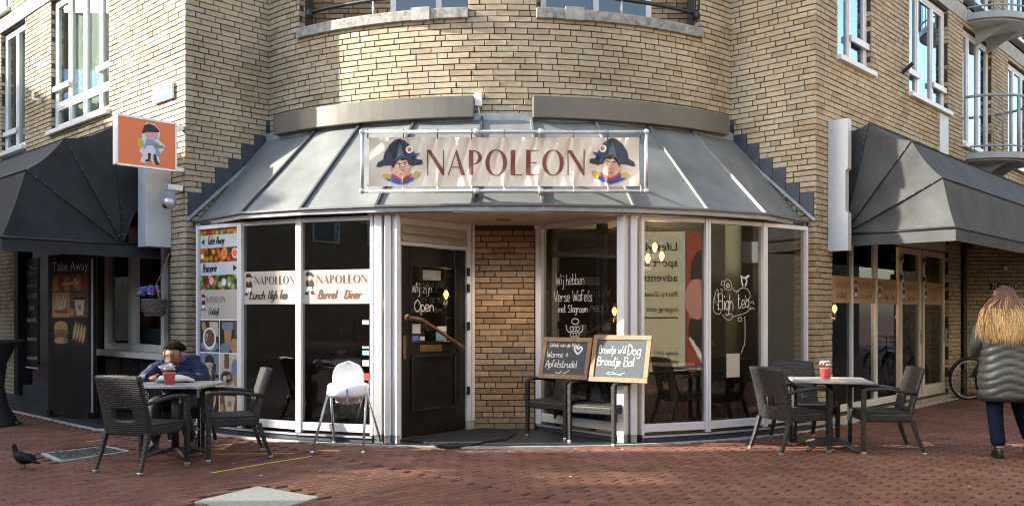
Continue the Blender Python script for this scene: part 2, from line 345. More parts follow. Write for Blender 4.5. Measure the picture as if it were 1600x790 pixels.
def ribbon(mb, pts, w, y=0.0, taper=False):
    L_, R2 = [], []; n = len(pts)
    for i, p in enumerate(pts):
        a, b = pts[max(i-1, 0)], pts[min(i+1, n-1)]; dx, dz = b[0]-a[0], b[1]-a[1]; l = math.hypot(dx, dz) or 1
        q = w/2*(1.0 if not taper else (.45+.55*abs(dz)/l)); L_.append((p[0]-dz/l*q, y, p[1]+dx/l*q)); R2.append((p[0]+dz/l*q, y, p[1]-dx/l*q))
    mb.add(L_+R2, [(i, n+i, n+i+1, i+1) for i in range(n-1)])
def stroke_text(mb, s, x, z, h, w, y=0.0, slant=0.0, gap=.22, width=None, sx=1.0, rng=None, taper=False):
    u = h/9.0; cur = 0.0; out = []; k = 0
    for ch in s:
        if ch == ' ': cur += 3.2*u; continue
        mx = 0; jit = (rng.uniform(-.35, .35)*u if rng else 0)
        for st in SG[ch].split():
            pts = [(int(st[i]), ord(st[i+1])-68) for i in range(0, len(st), 2)]; mx = max(mx, max(p[0] for p in pts))
            out.append([(cur+p[0]*u*.82, p[1]*u+jit) for p in pts])
        cur += mx*u*.82+gap*h*.5
    f = (width/cur if width else 1.0)*sx
    for st in out:
        k += 1; ribbon(mb, [(x+p[0]*f+p[1]*slant, z+p[1]) for p in smooth_line(st)], w, y-.00012*(k % 9), taper)
    return cur*f
def ell(cx, cz, rx, rz, n=24, a0=0, a1=2*PI):
    return [(cx+rx*math.cos(a0+(a1-a0)*i/n), cz+rz*math.sin(a0+(a1-a0)*i/n)) for i in range(n+1)]
def ring_band(mb, o, i, T):
    vs = [T(p) for p in o]+[T(p) for p in i]; n = len(o); mb.add(vs, [(k, k+1, n+k+1, n+k) for k in range(n-1)])
def display_text(mb, s, x, z, h, width, y=0.0):
    wd = dict(N=.66, A=.68, P=.50, O=.84, L=.46, E=.48); gap = .14
    f = width/(sum(wd[c] for c in s)+gap*(len(s)-1)); cur = 0
    for c in s:
        T = lambda p, cur=cur, q=0.0: (x+(cur+p[0])*f, y-q, z+p[1]*h)
        def Q(*pts, q=0.0): mb.poly([(x+(cur+p[0])*f, y-q, z+p[1]*h) for p in pts])
        if c == 'N': Q((0,0),(.04,0),(.04,.92),(0,.97)); Q((0,1),(0,.985),(.60,.0),(.66,0),(.66,.18),(.14,1), q=.0004); Q((.62,.2),(.66,.2),(.66,1),(.62,1), q=.0008)
        if c == 'A': Q((0,0),(.04,0),(.33,.86),(.31,.92)); Q((.30,.90),(.33,1),(.36,1),(.68,0),(.52,0), q=.0004); Q((.11,.30),(.5,.30),(.5,.335),(.12,.335), q=.0008)
        if c in 'PLE': Q((0,0),(.17,0),(.17,1),(0,1))
        if c == 'P':
            ring_band(mb, ell(.17,.715,.33,.285,14,-PI/2,PI/2), ell(.17,.715,.19,.25,14,-PI/2,PI/2), T)
        if c == 'L': Q((.17,0),(.46,0),(.46,.035),(.17,.035))
        if c == 'E':
            for zz, e in ((0,.48),(.485,.40),(.965,.48)): Q((.17,zz),(e,zz),(e,zz+.035),(.17,zz+.035))
        if c == 'O': ring_band(mb, ell(.42,.5,.42,.52,28), ell(.42,.5,.26,.485,28), T)
        cur += wd[c]+gap
PORTRAIT = [('hat_navy', [(0,.40),(.06,.38),(.17,.42),(.33,.43),(.40,.52),(.50,.60),(.62,.58),(.70,.44),(.80,.42),(.93,.44),(1.0,.46),(1.0,.54),(.88,.56),(.83,.68),(.75,.84),(.62,.96),(.52,1.0),(.42,.98),(.28,.87),(.18,.70),(.15,.55),(.04,.49)]),
 ('skin_print', [(.36,.45),(.30,.40),(.31,.33),(.36,.24),(.45,.17),(.55,.11),(.66,.19),(.72,.30),(.75,.42),(.70,.44),(.66,.56),(.52,.60),(.42,.54)]),
 ('red_print', [(.33,.27),(.40,.22),(.56,.12),(.70,.22),(.78,.27),(.72,.15),(.57,.05),(.40,.12)]),
 ('coat_blue', [(.20,.12),(.33,.24),(.40,.14),(.57,.06),(.73,.17),(.86,.20),(.80,.10),(.66,.03),(.54,0),(.38,.04)]),
 ('gold_print', [(.12,.20),(.22,.26),(.33,.21),(.31,.13),(.20,.13)]), ('gold_print', [(.77,.20),(.85,.30),(.97,.28),(.90,.18),(.82,.13)]),
 ('hat_grey', [(.36,.50),(.43,.62),(.46,.80),(.50,.95),(.55,.80),(.60,.66),(.70,.52),(.60,.62),(.50,.64),(.43,.57)]),
 ('ink_black', [(.33,.43),(.42,.56),(.55,.60),(.68,.57),(.71,.48),(.64,.55),(.56,.53),(.50,.56),(.44,.50),(.39,.44),(.36,.36)]),
 ('ink_white', ell(.72,.77,.085,.085,14)[:-1]), ('red_print', ell(.72,.77,.042,.042,12)[:-1]),
 ('coat_blue', [(.74,.70),(.86,.68),(.95,.70),(.87,.62),(.78,.65)]),
 ('ink_white', ell(.49,.41,.035,.025,8)[:-1]), ('ink_white', ell(.60,.43,.035,.025,8)[:-1]),
 ('ink_black', ell(.50,.41,.014,.018,8)[:-1]), ('ink_black', ell(.61,.43,.014,.018,8)[:-1]),
 ('ink_black', [(.43,.47),(.52,.45),(.53,.465),(.45,.49)]), ('ink_black', [(.57,.46),(.66,.49),(.66,.505),(.57,.48)]),
 ('poster_pink', [(.535,.42),(.56,.43),(.61,.32),(.56,.295),(.525,.31)]), ('ink_brown', [(.47,.25),(.56,.225),(.63,.26),(.57,.24)])]
def portrait(parent, x, z, h, w, y, mirror=False, warp=None):
    i = 0
    for mname, pts in PORTRAIT:
        i += 1; mb = MB(); pp = [((1-a) if mirror else a, b) for a, b in pts]
        if mirror: pp = pp[::-1]
        mb.poly([(x+a*w, y-.0006*i, z+b*h) for a, b in pp])
        o = mb.build('emblem_print', M[mname], parent)
        if warp: warp(o)
FIGURE = [('ink_black', [(.1,.82),(.2,.95),(.45,1.0),(.75,.93),(.95,.78),(.7,.80),(.3,.79)]), ('skin_print', [(.28,.80),(.72,.80),(.72,.66),(.5,.60),(.28,.66)]),
 ('ink_dark', [(.22,.64),(.5,.58),(.78,.64),(.92,.42),(.75,.32),(.3,.32),(.12,.44)]), ('ink_white', [(.28,.34),(.74,.34),(.82,.18),(.6,.14),(.48,.22),(.36,.10),(.18,.16)]),
 ('ink_black', [(.15,.15),(.35,.10),(.38,0),(.05,.02)]), ('ink_black', [(.62,.15),(.80,.16),(.95,.04),(.68,.02)]), ('red_print', [(.4,.56),(.58,.56),(.52,.46)])]
def small_figure(parent, x, z, h, y):
    mbs = {}
    for i, (mn, pts) in enumerate(FIGURE):
        mbs.setdefault(mn, MB()).poly([(x+a*h*.5, y-.0005*(i+1), z+b*h) for a, b in pts])
    for mn, mb in mbs.items(): mb.build('emblem_print', M[mn], parent)
def el2(cx, cz, rx, rz, t=0.0, n=14): return [(cx+rx*math.cos(2*PI*k/n)*math.cos(t)-rz*math.sin(2*PI*k/n)*math.sin(t), cz+rx*math.cos(2*PI*k/n)*math.sin(t)+rz*math.sin(2*PI*k/n)*math.cos(t)) for k in range(n)]
def rc2(x0, x1, z0, z1): return [(x0, z0), (x1, z0), (x1, z1), (x0, z1)]
PICS = dict(
 tomato=('p_brown', [(('p_tan', 'p_red')[k % 2], el2(.1+.16*(k % 6), .25+.42*(k//6)+.05*(k % 2), .09, .23)) for k in range(12)]),
 fries=('p_tan', [('p_brown', [(.1,.2),(.9,.15),(.8,.5),(.2,.55)])]+[('p_cream', [(.15+.09*k,.3),(.22+.09*k,.3),(.30+.085*k+.05*(k % 3),.85-.07*(k % 4)),(.24+.085*k+.05*(k % 3),.87-.07*(k % 4))]) for k in range(7)]+[('p_red', el2(.75,.25,.16,.1))]),
 cup=('p_brown', [('p_cream', [(.34,.08),(.72,.08),(.82,.7),(.24,.7)]), ('p_dark', rc2(.2,.86,.70,.80)), ('p_grey', el2(.53,.4,.1,.12)), ('p_tan', el2(.1,.2,.12,.18))]),
 burger=('p_dark', [('p_tan', el2(.5,.68,.4,.22)), ('p_green', el2(.52,.5,.45,.09)), ('p_red', el2(.5,.43,.36,.07)), ('p_brown', el2(.5,.34,.4,.1)), ('p_tan', el2(.5,.2,.38,.12)), ('p_green', el2(.78,.2,.14,.1))]),
 bread=('p_dark', [('p_tan', el2(.25+.17*k,.55-.04*k,.08,.34,-.25)) for k in range(4)]+[('p_cream', el2(.3+.17*k,.55-.04*k,.025,.26,-.25)) for k in range(4)]),
 coffee=('p_dark', [('p_tan', el2(.2,.78,.12,.2,.4)), ('p_cream', rc2(.5,.95,.72,.95)), ('p_cream', rc2(.62,.98,.5,.76)), ('p_blue', el2(.5,.2,.48,.2)), ('ink_white', el2(.5,.42,.36,.36)), ('p_brown', el2(.5,.44,.28,.28))]),
 drink=('p_dark', [('p_tan', [(.28,.25),(.58,.25),(.64,.72),(.22,.72)]), ('p_blue', rc2(.14,.72,.72,.95)), ('p_tan', el2(.78,.22,.22,.24)), ('p_blue', el2(.3,.14,.28,.16)), ('p_brown', rc2(.78,.95,.5,.98))]),
 cake=('p_blue', [('p_dark', rc2(0,1,0,.35)), ('p_dark', el2(.5,.75,.26,.2)), ('p_cream', el2(.5,.62,.22,.1)), ('p_tan', el2(.35,.36,.16,.1)), ('p_cream', el2(.6,.3,.14,.09)), ('p_grey', el2(.75,.14,.3,.12))]),
 plate=('p_cream', [('p_brown', rc2(.25,.5,.55,1)), ('p_grey', el2(.38,.26,.36,.24)), ('p_dark', el2(.38,.28,.29,.18)), ('p_cream', el2(.28,.25,.1,.08)), ('p_tan', el2(.5,.3,.12,.07)), ('p_blue', el2(.8,.55,.18,.3)), ('p_tan', el2(.85,.2,.12,.16))]))
def picture(par, x0, x1, z0, z1, y, key, th=.004):
    bg, sh = PICS[key]; MB().box(x0, x1, y, y+th, z0, z1).build('food_picture', M[bg], par); mbs = {}
    for i, (mn, pts) in enumerate(sh): mbs.setdefault(mn, MB()).poly([(x0+(x1-x0)*min(1, max(0, a)), y-.0004*(i+1), z0+(z1-z0)*min(1, max(0, b))) for a, b in pts])
    for mn, mb in mbs.items(): tag(mb.build('picture_print', M[mn], par), kind='stuff')
def font_text(s, h, x, y, z, material, parent, name='lettering', align='LEFT', width=None, rz=0, shear=0.0, bold=0.0):
    cu = bpy.data.curves.new('lettering', 'FONT'); cu.body = s; cu.size = h*1.4; cu.align_x = align; cu.shear = shear; cu.offset = bold; cu.resolution_u = 3
    t = bpy.data.objects.new('tmp', cu); COL.objects.link(t); bpy.context.view_layer.update()
    me = bpy.data.meshes.new_from_object(t); bpy.data.objects.remove(t)
    if width and len(me.vertices):
        xs = [v.co.x for v in me.vertices]; f = width/max(1e-6, max(xs)-min(xs))
        for v in me.vertices: v.co.x *= f
    me.materials.clear(); me.materials.append(material)
    return link(name, me, parent, (x, y, z), rot=(R_(90), 0, rz))
# ---------------------------------------------------------------- brick walls
BR_L, BR_H, BR_P, BR_J = .262, .0620, .0735, .0115
def brick_verts(l, h, dep, rng):
    c = .004; j = [rng.uniform(-.0016, .0016) for _ in range(6)]; yo = rng.uniform(-.0025, .0025)
    a, b = l/2+j[0], h/2+j[1]
    fr = [(-a+c, yo+j[2], -b+c), (a-c, yo+j[3], -b+c), (a-c, yo+j[4], b-c), (-a+c, yo+j[5], b-c)]
    md = [(-a, yo+c+.001, -b), (a, yo+c+.001, -b), (a, yo+c+.001, b), (-a, yo+c+.001, b)]
    bk = [(p[0], dep, p[2]) for p in md]
    return fr+md+bk
BR_F = [(0,1,2,3)]+[(4+i, 4+(i+1) % 4, (i+1) % 4, i) for i in range(4)]+[(8+i, 8+(i+1) % 4, 4+(i+1) % 4, 4+i) for i in range(4)]
def brick_proto(n, mname, seed):
    rng = random.Random(seed); out = []
    for i in range(n):
        mb = MB(); mb.add(brick_verts(BR_L, BR_H, .035, rng), BR_F, rng.random()); me = mb.mesh('brick'); me.materials.append(M[mname]); out.append(me)
    return out
PROTO = {'brick': brick_proto(28, 'brick', 5), 'brick_brown': brick_proto(28, 'brick_brown', 6)}
def lay(u0, u1, z0, z1, holes, rng, pitch=BR_P):
    """courses of a wild bond: (u, z, length, full, at_edge)"""
    out = []; k0 = math.ceil(z0/pitch-1e-6); k = k0
    while (k+1)*pitch <= z1+1e-6:
        zc = k*pitch+BR_H/2+.006; segs = [(u0, u1)]
        for (a, b, c, d) in holes:
            if c < zc+BR_H/2-.01 and d > zc-BR_H/2+.01:
                ns = []
                for (s, e) in segs:
                    if b <= s or a >= e: ns.append((s, e)); continue
                    if a > s: ns.append((s, a))
                    if b < e: ns.append((b, e))
                segs = ns
        r2 = random.Random(k*7919+rng)
        for (s, e) in segs:
            cur = s; first = True
            cut = ((k*.37) % 1.0)*(BR_L+BR_J)
            while e-cur > .03:
                full = True
                l = BR_L
                if first: l = max(.07, BR_L-cut*.75); full = False
                elif r2.random() < .16: l = (BR_L-BR_J)/2; full = False
                if cur+l > e-.05: l = e-cur; full = False
                last = cur+l >= e-1e-6
                out.append((cur+l/2, zc, l-(.0 if (last or first) else 0), full, first or last)); cur += l+BR_J; first = False
        k += 1
    return out
def brick_wall(parent, courses, place, mname, seed, wm, limit=300, stuff_name='brick_field', deep=.11):
    """place(u, z) -> (x, y, z, turn) in the parent's space; the largest whole bricks in view are objects, the rest one mesh"""
    rng = random.Random(seed); sing = []; rest = []
    for b in courses:
        x, y, z, t = place(b[0], b[1]); w = wm @ Vector((x, y, z))
        if b[3] and w.y > 1:
            px, py = project(w); nrm = wm.to_3x3() @ Vector((math.sin(t), -math.cos(t), 0)); c = -nrm.dot((w-Vector((0,0,EYE))).normalized())
            if 4 < px < 1596 and 2 < py < 788 and c > .05: sing.append((c/(w.y**2), b)); continue
        rest.append(b)
    sing.sort(key=lambda q: -q[0]); rest += [b for _, b in sing[limit:]]
    for _, b in sing[:limit]:
        x, y, z, t = place(b[0], b[1]); o = bpy.data.objects.new('brick', rng.choice(PROTO[mname])); COL.objects.link(o); o.parent = parent
        o.location = (x, y, z); o.rotation_euler = (0, 0, t)
    mb = MB()
    for b in rest:
        x, y, z, t = place(b[0], b[1]); ct, st = math.cos(t), math.sin(t)
        vs = brick_verts(b[2], BR_H, deep if b[4] else .035, rng)
        mb.add([(x+p[0]*ct-p[1]*st, y+p[0]*st+p[1]*ct, z+p[2]) for p in vs], BR_F, rng.random())
    if mb.v: tag(mb.build(stuff_name, M[mname], parent), kind='stuff')
def cells(x0, x1, z0, z1, holes):
    xs = sorted({x0, x1, *[h for q in holes for h in q[:2] if x0 < h < x1]}); zs = sorted({z0, z1, *[h for q in holes for h in q[2:] if z0 < h < z1]}); out = []
    for j in range(len(zs)-1):
        run = None
        for i in range(len(xs)-1):
            cx, cz = (xs[i]+xs[i+1])/2, (zs[j]+zs[j+1])/2
            solid = not any(a < cx < b and c < cz < d for a, b, c, d in holes)
            if solid: run = (run[0] if run else xs[i], xs[i+1])
            if (not solid or i == len(xs)-2) and run: out.append((*run, zs[j], zs[j+1])); run = None
    return out
# ---------------------------------------------------------------- plan of the corner (metres; camera at the origin looking along +y)
DL = Vector((-.728, .686, 0)).normalized(); DR = Vector((.686, .728, 0)).normalized()
TA, TB = math.atan2(-DL.y, -DL.x), math.atan2(DR.y, DR.x)
CL, CR = Vector((-4.20, 11.30, 0)), Vector((3.91, 11.30, 0))
CC = Vector((-.15, 15.65, 0)); R_SHOP, R_EAVE, R_DRUM = 5.93, 6.06, 4.73
def ray_circle(px, r):
    k = (px-800)/F_PX; a = 1+k*k; b = -2*(k*CC.x+CC.y); c = CC.x**2+CC.y**2-r*r
    d = (-b-math.sqrt(max(0, b*b-4*a*c)))/(2*a); return Vector((k*d, d, 0))
def ang(px, r): p = ray_circle(px, r)-CC; return math.atan2(p.x, -p.y)      # angle from straight-at-the-viewer, + to the right
def on(a, r, z=0.0): return Vector((math.sin(a)*r, -math.cos(a)*r, z))       # local to CC
# ---------------------------------------------------------------- paving
def paving():
    g = MB(); S = 400
    g.poly([(-S, -S, -.014), (S, -S, -.014), (S, S, -.014), (-S, S, -.014)])
    m = mat('ground_paving', (.15,.07,.05), .85); N = m.node_tree.nodes; L = m.node_tree.links; p = N['Principled BSDF']
    tc = N.new('ShaderNodeTexCoord'); mp = N.new('ShaderNodeMapping'); mp.inputs['Rotation'].default_value = (0, 0, -TB); br = N.new('ShaderNodeTexBrick')
    br.inputs['Scale'].default_value = 1; br.inputs['Brick Width'].default_value = .21; br.inputs['Row Height'].default_value = .105; br.inputs['Mortar Size'].default_value = .004
    br.inputs['Color1'].default_value = (.13,.065,.048,1); br.inputs['Color2'].default_value = (.10,.05,.038,1); br.inputs['Mortar'].default_value = (.03,.02,.016,1)
    L.new(tc.outputs['Object'], mp.inputs[0]); L.new(mp.outputs[0], br.inputs['Vector']); L.new(br.outputs['Color'], p.inputs['Base Color'])
    gr = tag(g.build('ground', m), kind='structure')
    p0 = Vector((-1.676, 8.85, 0)); LN, WD, J = .203, .1042, .0085
    slabs = [[ground(*q) for q in pp] for pp in SLABS]
    def inside(p, poly):
        n = len(poly); s = [(poly[(i+1) % n]-poly[i]).cross(p-poly[i]).z for i in range(n)]
        return all(v > -.06 for v in s) or all(v < .06 for v in s)
    def ok(p):
        if not (5.2 < p.y < 19): return False
        if abs(p.x) > .60*p.y+.9: return False
        if (p-CC).length < 6.16: return False
        q = p-CL; n_l = -q.x*.686*1.0-q.y*.728; u_l = q.dot(DL)
        if u_l > -1.2 and n_l < .93: return False
        q = p-CR; u_r = q.dot(DR); n_r = q.x*.728-q.y*.686
        if u_r > -.9 and n_r < .12 and not (5.95 < u_r < 9.6 and n_r > -3.0): return False
        return not any(inside(p, s) for s in slabs)
    rng = random.Random(11); items = []
    for reg in (0, 1):
        ax, bx = (DL, DR) if reg == 0 else (DR, DL)
        for i in range(-140, 140):
            row = i*(WD+.002)
            for k in range(-90, 90):
                a = k*(LN+J+.004)+(i % 2)*(LN+J+.004)/2
                if reg == 0:            # rows parallel to the left street, right of the seam
                    if row < 0: continue
                    p = p0+DR*(row+WD/2)+DL*a; t = TA
                else:                   # left of the seam: rows across
                    if a+LN/2 > -.004: continue
                    p = p0+DR*a+DL*row; t = TB
                if ok(p): items.append((p, t))
    def pav(rr):
        a, b, c = LN/2+rr.uniform(-.0015, .0005), WD/2+rr.uniform(-.001, .0005), .0035; tz = [rr.uniform(-.002, .002) for _ in range(4)]
        top = [(-a+c, -b+c, tz[0]), (a-c, -b+c, tz[1]), (a-c, b-c, tz[2]), (-a+c, b-c, tz[3])]; md = [(-a, -b, -.006), (a, -b, -.006), (a, b, -.006), (-a, b, -.006)]
        return top+md+[(q[0], q[1], -.03) for q in md]
    FF = [(0,1,2,3)]+[(4+i, 4+(i+1) % 4, (i+1) % 4, i) for i in range(4)]+[(8+i, 8+(i+1) % 4, 4+(i+1) % 4, 4+i) for i in range(4)]
    protos = []
    for i in range(24):
        mb = MB(); mb.add(pav(rng), FF, rng.random()); me = mb.mesh('paving_brick'); me.materials.append(M['paver']); protos.append(me)
    def vis(p): px, py = project(p); return 8 < px < 1592 and py < 782
    items.sort(key=lambda q: (not vis(q[0]), q[0].y))
    mb = MB()
    for n, (p, t) in enumerate(items):
        if n < 300:
            o = bpy.data.objects.new('paving_brick', rng.choice(protos)); COL.objects.link(o); o.parent = gr; o.location = p; o.rotation_euler = (0, 0, t)
        else:
            c, s = math.cos(t), math.sin(t); mb.add([(p.x+v[0]*c-v[1]*s, p.y+v[0]*s+v[1]*c, v[2]) for v in pav(rng)], FF, rng.random())
    tag(mb.build('paving_field', M['paver'], gr), kind='stuff')
    return gr
SLABS = [[(63, 708), (165, 696), (206, 704), (92, 721)], [(303, 783), (403, 759), (500, 776), (400, 806)]]
GROUND = paving()
def slab(poly, mname, name, label, cat, rim=None):
    P = [ground(*q) for q in poly]; c = sum(P, Vector())/4
    t = thing(name, label, cat, c)
    inner = [(p-c)*(.86 if rim else .985) for p in P]
    MB().prism([(p.x, p.y) for p in inner][::-1] if (inner[1]-inner[0]).cross(inner[2]-inner[1]).z < 0 else [(p.x, p.y) for p in inner], -.03, .003, 'z').build('slab' if not rim else 'gravel_bed', M[mname], t)
    if rim:
        for i in range(4):
            a, b = (P[i]-c), (P[(i+1) % 4]-c); MB().add([(*(a*.985).xy, .004), (*(b*.985).xy, .004), (*(b*.865).xy, .004), (*(a*.865).xy, .004), (*(a*.985).xy, -.03), (*(b*.985).xy, -.03), (*(b*.865).xy, -.03), (*(a*.865).xy, -.03)],
                ((0,1,2,3),(4,7,6,5),(0,4,5,1),(1,5,6,2),(2,6,7,3),(3,7,4,0))).build('rim_stone', M[rim], t)
    return t
sl = slab(SLABS[0], 'gravel_stone', 'tree_pit', 'dark gravel tree pit with pale stone rim in the paving near the pigeon', 'tree pit', 'concrete')
rng = random.Random(3); mb = MB(); P = [ground(*q)-sl.location for q in SLABS[0]]
for i in range(260):
    u, v = rng.uniform(.09, .91), rng.uniform(.09, .91); p = (P[0]*(1-u)+P[1]*u)*(1-v)+(P[3]*(1-u)+P[2]*u)*v; r = rng.uniform(.006, .016)
    mb.sphere((p.x, p.y, .004), r, r*.8, r*.7, 5, 3)
tag(mb.build('gravel', M['gravel_stone'], sl), kind='stuff')
sl = slab(SLABS[1], 'granite', 'stone_slab', 'pale speckled stone slab set in the brick paving at the bottom edge', 'slab')
def road_line(pts, w, label):
    t = None
    P = [ground(*q, .004) for q in pts]; c = sum(P, Vector())/len(P); mb = MB(); vs = []
    for i, p in enumerate(P):
        d = (P[min(i+1, len(P)-1)]-P[max(i-1, 0)]).normalized(); n = Vector((-d.y, d.x, 0)); vs += [p-c+n*w/2, p-c-n*w/2]
    mb.add(vs, [(2*i, 2*i+1, 2*i+3, 2*i+2) for i in range(len(P)-1)])
    o = mb.build('painted_line', M['yellow_paint'], None, c); tag(o, label, 'painted line', 'yellow lines on the paving')
road_line([(330, 738), (405, 725), (487, 712)], .035, 'long yellow painted line running to the foot of the high chair')
road_line([(133, 689.5), (163, 686)], .03, 'short yellow painted dash behind the left wicker chair')
road_line([(309, 698), (370, 692)], .03, 'yellow painted line under the cafe table of the seated man')
for i, (px, py) in enumerate([(407, 742), (892, 744), (972, 701), (500, 735), (1437, 679), (1340, 687), (1570, 740), (610, 699), (795, 705), (1515, 759), (365, 723)]):
    p = ground(px, py, .005); rng = random.Random(i); a = [rng.uniform(.008, .02) for _ in range(5)]
    o = MB().prism([(a[k]*math.cos(k*1.26), a[k]*math.sin(k*1.26)) for k in range(5)], 0, .003).build('paper_scrap', M['paper'], None, p)
    tag(o, 'small paper scrap '+('just above the corner of the pale stone slab', 'in front of the chairs with the chalkboards', 'by the front foot of the sandwich board chair', 'right of the yellow line below the high chair', 'right of the empty table, before the side doors', 'between the empty table and its right chair', 'at the right edge below the walking woman', 'at the right rear foot of the high chair', 'in front of the brick pier by the door mat', 'in the bottom right corner', 'near the foot of the chair right of the seated man')[i], 'litter', 'paper scraps on the paving')

gm = MB(); rng = random.Random(71)
for i in range(150):
    y = rng.uniform(6.6, 10.2); x = rng.uniform(-.58, .58)*y; r = rng.uniform(.008, .022)
    if (Vector((x, y, 0))-CC).length < 6.2: continue
    gm.add([(x+r*math.cos(k*PI/4)*rng.uniform(.7, 1.1), y+r*math.sin(k*PI/4)*rng.uniform(.7, 1.1), .0035) for k in range(8)], (tuple(range(8)),))
mat('gum', (.055,.045,.042), .9); tag(gm.build('gum_spots', M['gum'], GROUND), kind='stuff')
# ---------------------------------------------------------------- the two wings of the corner building
def upper_window(root, x0, x1, z0, z1, cols, low=None, glass='glass_up', curtain=True, rails=(), sill=True, panel=None, tilt=(), yb=.07, material='white_paint'):
    """frame of one window (a part) with its panes, sill and curtains (sub-parts); cols = fractions where mullions stand"""
    fw = .07; mb = MB()
    mb.box(x0, x0+fw, yb, yb+.09, z0, z1).box(x1-fw, x1, yb, yb+.09, z0, z1).box(x0+fw, x1-fw, yb, yb+.09, z1-fw, z1).box(x0+fw, x1-fw, yb, yb+.09, z0, z0+fw)
    xs = [x0+fw]+[x0+(x1-x0)*c for c in cols]+[x1-fw]
    for c in xs[1:-1]: mb.box(c-.035, c+.035, yb-.004, yb+.086, z0+fw, z1-fw)
    if low: mb.box(x0+fw, x1-fw, yb+.006, yb+.08, low-.03, low+.03)
    w = mb.build('window', M[material], root, bevel=.006)
    for i in range(len(xs)-1):
        a = xs[i]+(.035 if i else 0); b = xs[i+1]-(.035 if i < len(xs)-2 else 0)
        for (c, d) in (((z0+fw, low-.03), (low+.03, z1-fw)) if low else ((z0+fw, z1-fw),)):
            sf = MB(); s_ = .035
            sf.box(a, a+s_, yb+.012, yb+.07, c, d).box(b-s_, b, yb+.012, yb+.07, c, d).box(a+s_, b-s_, yb+.012, yb+.07, d-s_, d).box(a+s_, b-s_, yb+.012, yb+.07, c, c+s_)
            MB().box(a+s_, b-s_, yb+.035, yb+.041, c+s_, d-s_).build('pane', M[glass], w)
            sf.build('sash', M[material], w)
            if i in tilt and d-c > .8:     # a second casement standing tilted open behind
                o = MB().box(0, .05, -.02, .02, 0, d-c-.1).box(b-a-.12, b-a-.07, -.02, .02, 0, d-c-.1).box(.05, b-a-.12, -.02, .02, 0, .05).build('open_sash', M[material], w, (a+.04, yb+.13, c+.05)); o.rotation_euler = (R_(-9), 0, 0)
    if sill: MB().box(x0-.05, x1+.05, -.07, yb+.03, z0-.075, z0-.004).build('sill', M['white_paint'], w, bevel=.008)
    for (a, b, z) in rails: MB().box(x0+(x1-x0)*a, x0+(x1-x0)*b, yb-.045, yb-.012, z-.045, z+.045).build('safety_bar', M['white_paint'], w, bevel=.006)
    if curtain:
        n = 40; vs = []
        for i in range(n+1):
            x = x0+.08+(x1-x0-.16)*i/n; yy = yb+.26+.03*math.sin(i*1.9)+.015*math.sin(i*.7); vs += [(x, yy, z0+.02), (x, yy, z1-.03)]
        keep = list(range(n))
        MB().add(vs, [(2*i, 2*i+2, 2*i+3, 2*i+1) for i in keep], sm=True).build('curtain', M['curtain'], w)
    if panel: MB().box(x0+.02, x1-.02, yb+.01, yb+.06, panel, z0-.08).build('door_panel', M['board_white'], w)
    return w
def wing(name, label, origin, rz, x0, x1, holes, seed, roof_z, body_off):
    root = thing(name, label, 'building', origin, rz); wm = Matrix.Translation(origin) @ Matrix.Rotation(rz, 4, 'Z')
    mb = MB()
    for (a, b, c, d) in cells(x0+.012, x1-.012, -.05, roof_z, holes): mb.box(a, b, .016, .30, c, d)
    wall = mb.build('brick_wall', M['mortar'], root)
    brick_wall(wall, lay(x0+.004, x1-.004, 0, roof_z, holes, seed), lambda u, z: (u, 0, z, 0), 'brick', seed, wm)
    # dark rooms behind the windows
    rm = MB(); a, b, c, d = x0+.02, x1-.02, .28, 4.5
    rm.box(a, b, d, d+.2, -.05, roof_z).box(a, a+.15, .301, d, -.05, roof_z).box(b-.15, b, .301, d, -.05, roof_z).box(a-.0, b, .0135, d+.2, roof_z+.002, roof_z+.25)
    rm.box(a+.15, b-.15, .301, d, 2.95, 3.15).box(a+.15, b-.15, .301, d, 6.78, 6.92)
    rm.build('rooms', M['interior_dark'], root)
    return root, wall, wm
# left wing
HL = [(-6.45, -.42, 0, 2.85), (-13, -7.4, 0, 2.85), (-4.71, -2.38, 4.46, 6.6), (-7.21, -5.93, 3.95, 6.6), (-8.6, -6.75, 7.0, 8.6), (-4.6, -2.4, 7.0, 8.6), (-11.4, -9.0, 4.46, 6.6)]
LW, LWALL, LM = wing('brick_building', 'yellow brick building on the left, its street side in full sun', CL, TA, -14, 0, HL, 101, 9.2, 0)
upper_window(LW, -4.71, -2.38, 4.46, 6.6, (.27, .53, .79), low=4.86, rails=((-.02, .29, 5.15), (.76, .98, 5.15)))
upper_window(LW, -7.21, -5.93, 4.40, 6.6, (.5,), rails=((-.02, .55, 4.75),), panel=3.96)
upper_window(LW, -8.6, -6.75, 7.0, 8.6, (.35, .7)); upper_window(LW, -4.6, -2.4, 7.0, 8.6, (.35, .7)); upper_window(LW, -11.4, -9.0, 4.46, 6.6, (.35, .7))
MB().box(-13.9, -2.33, -.02, .2, 6.62, 6.86).build('concrete_band', M['concrete'], LW, bevel=.006)
MB().box(-5.13, -5.09, -.16, -.002, 5.02, 5.06).box(-5.13, -5.09, -.16, -.13, 5.06, 5.16).build('wall_hook', M['galv'], LW)
# left return wall beside the round front
def return_wall(root, loc, rz, x0, x1, seed, wm, zfoot):
    mb = MB(); mb.box(x0+.012, x1, .012, .28, 2.62, 9.2); w = mb.build('return_wall', M['mortar'], root, loc, rz)
    brick_wall(w, lay(x0+.004, x1, 2.64, 9.2, [], seed), lambda u, z: (u, 0, z, 0), 'brick', seed, wm, limit=290)
    return w
wmL = Matrix.Translation(CL) @ Matrix.Rotation(TB, 4, 'Z'); wmR = Matrix.Translation(CR) @ Matrix.Rotation(TA, 4, 'Z')
RWL = return_wall(LW, (0, 0, 0), TB-TA, 0, 1.62, 202, wmL, 0)
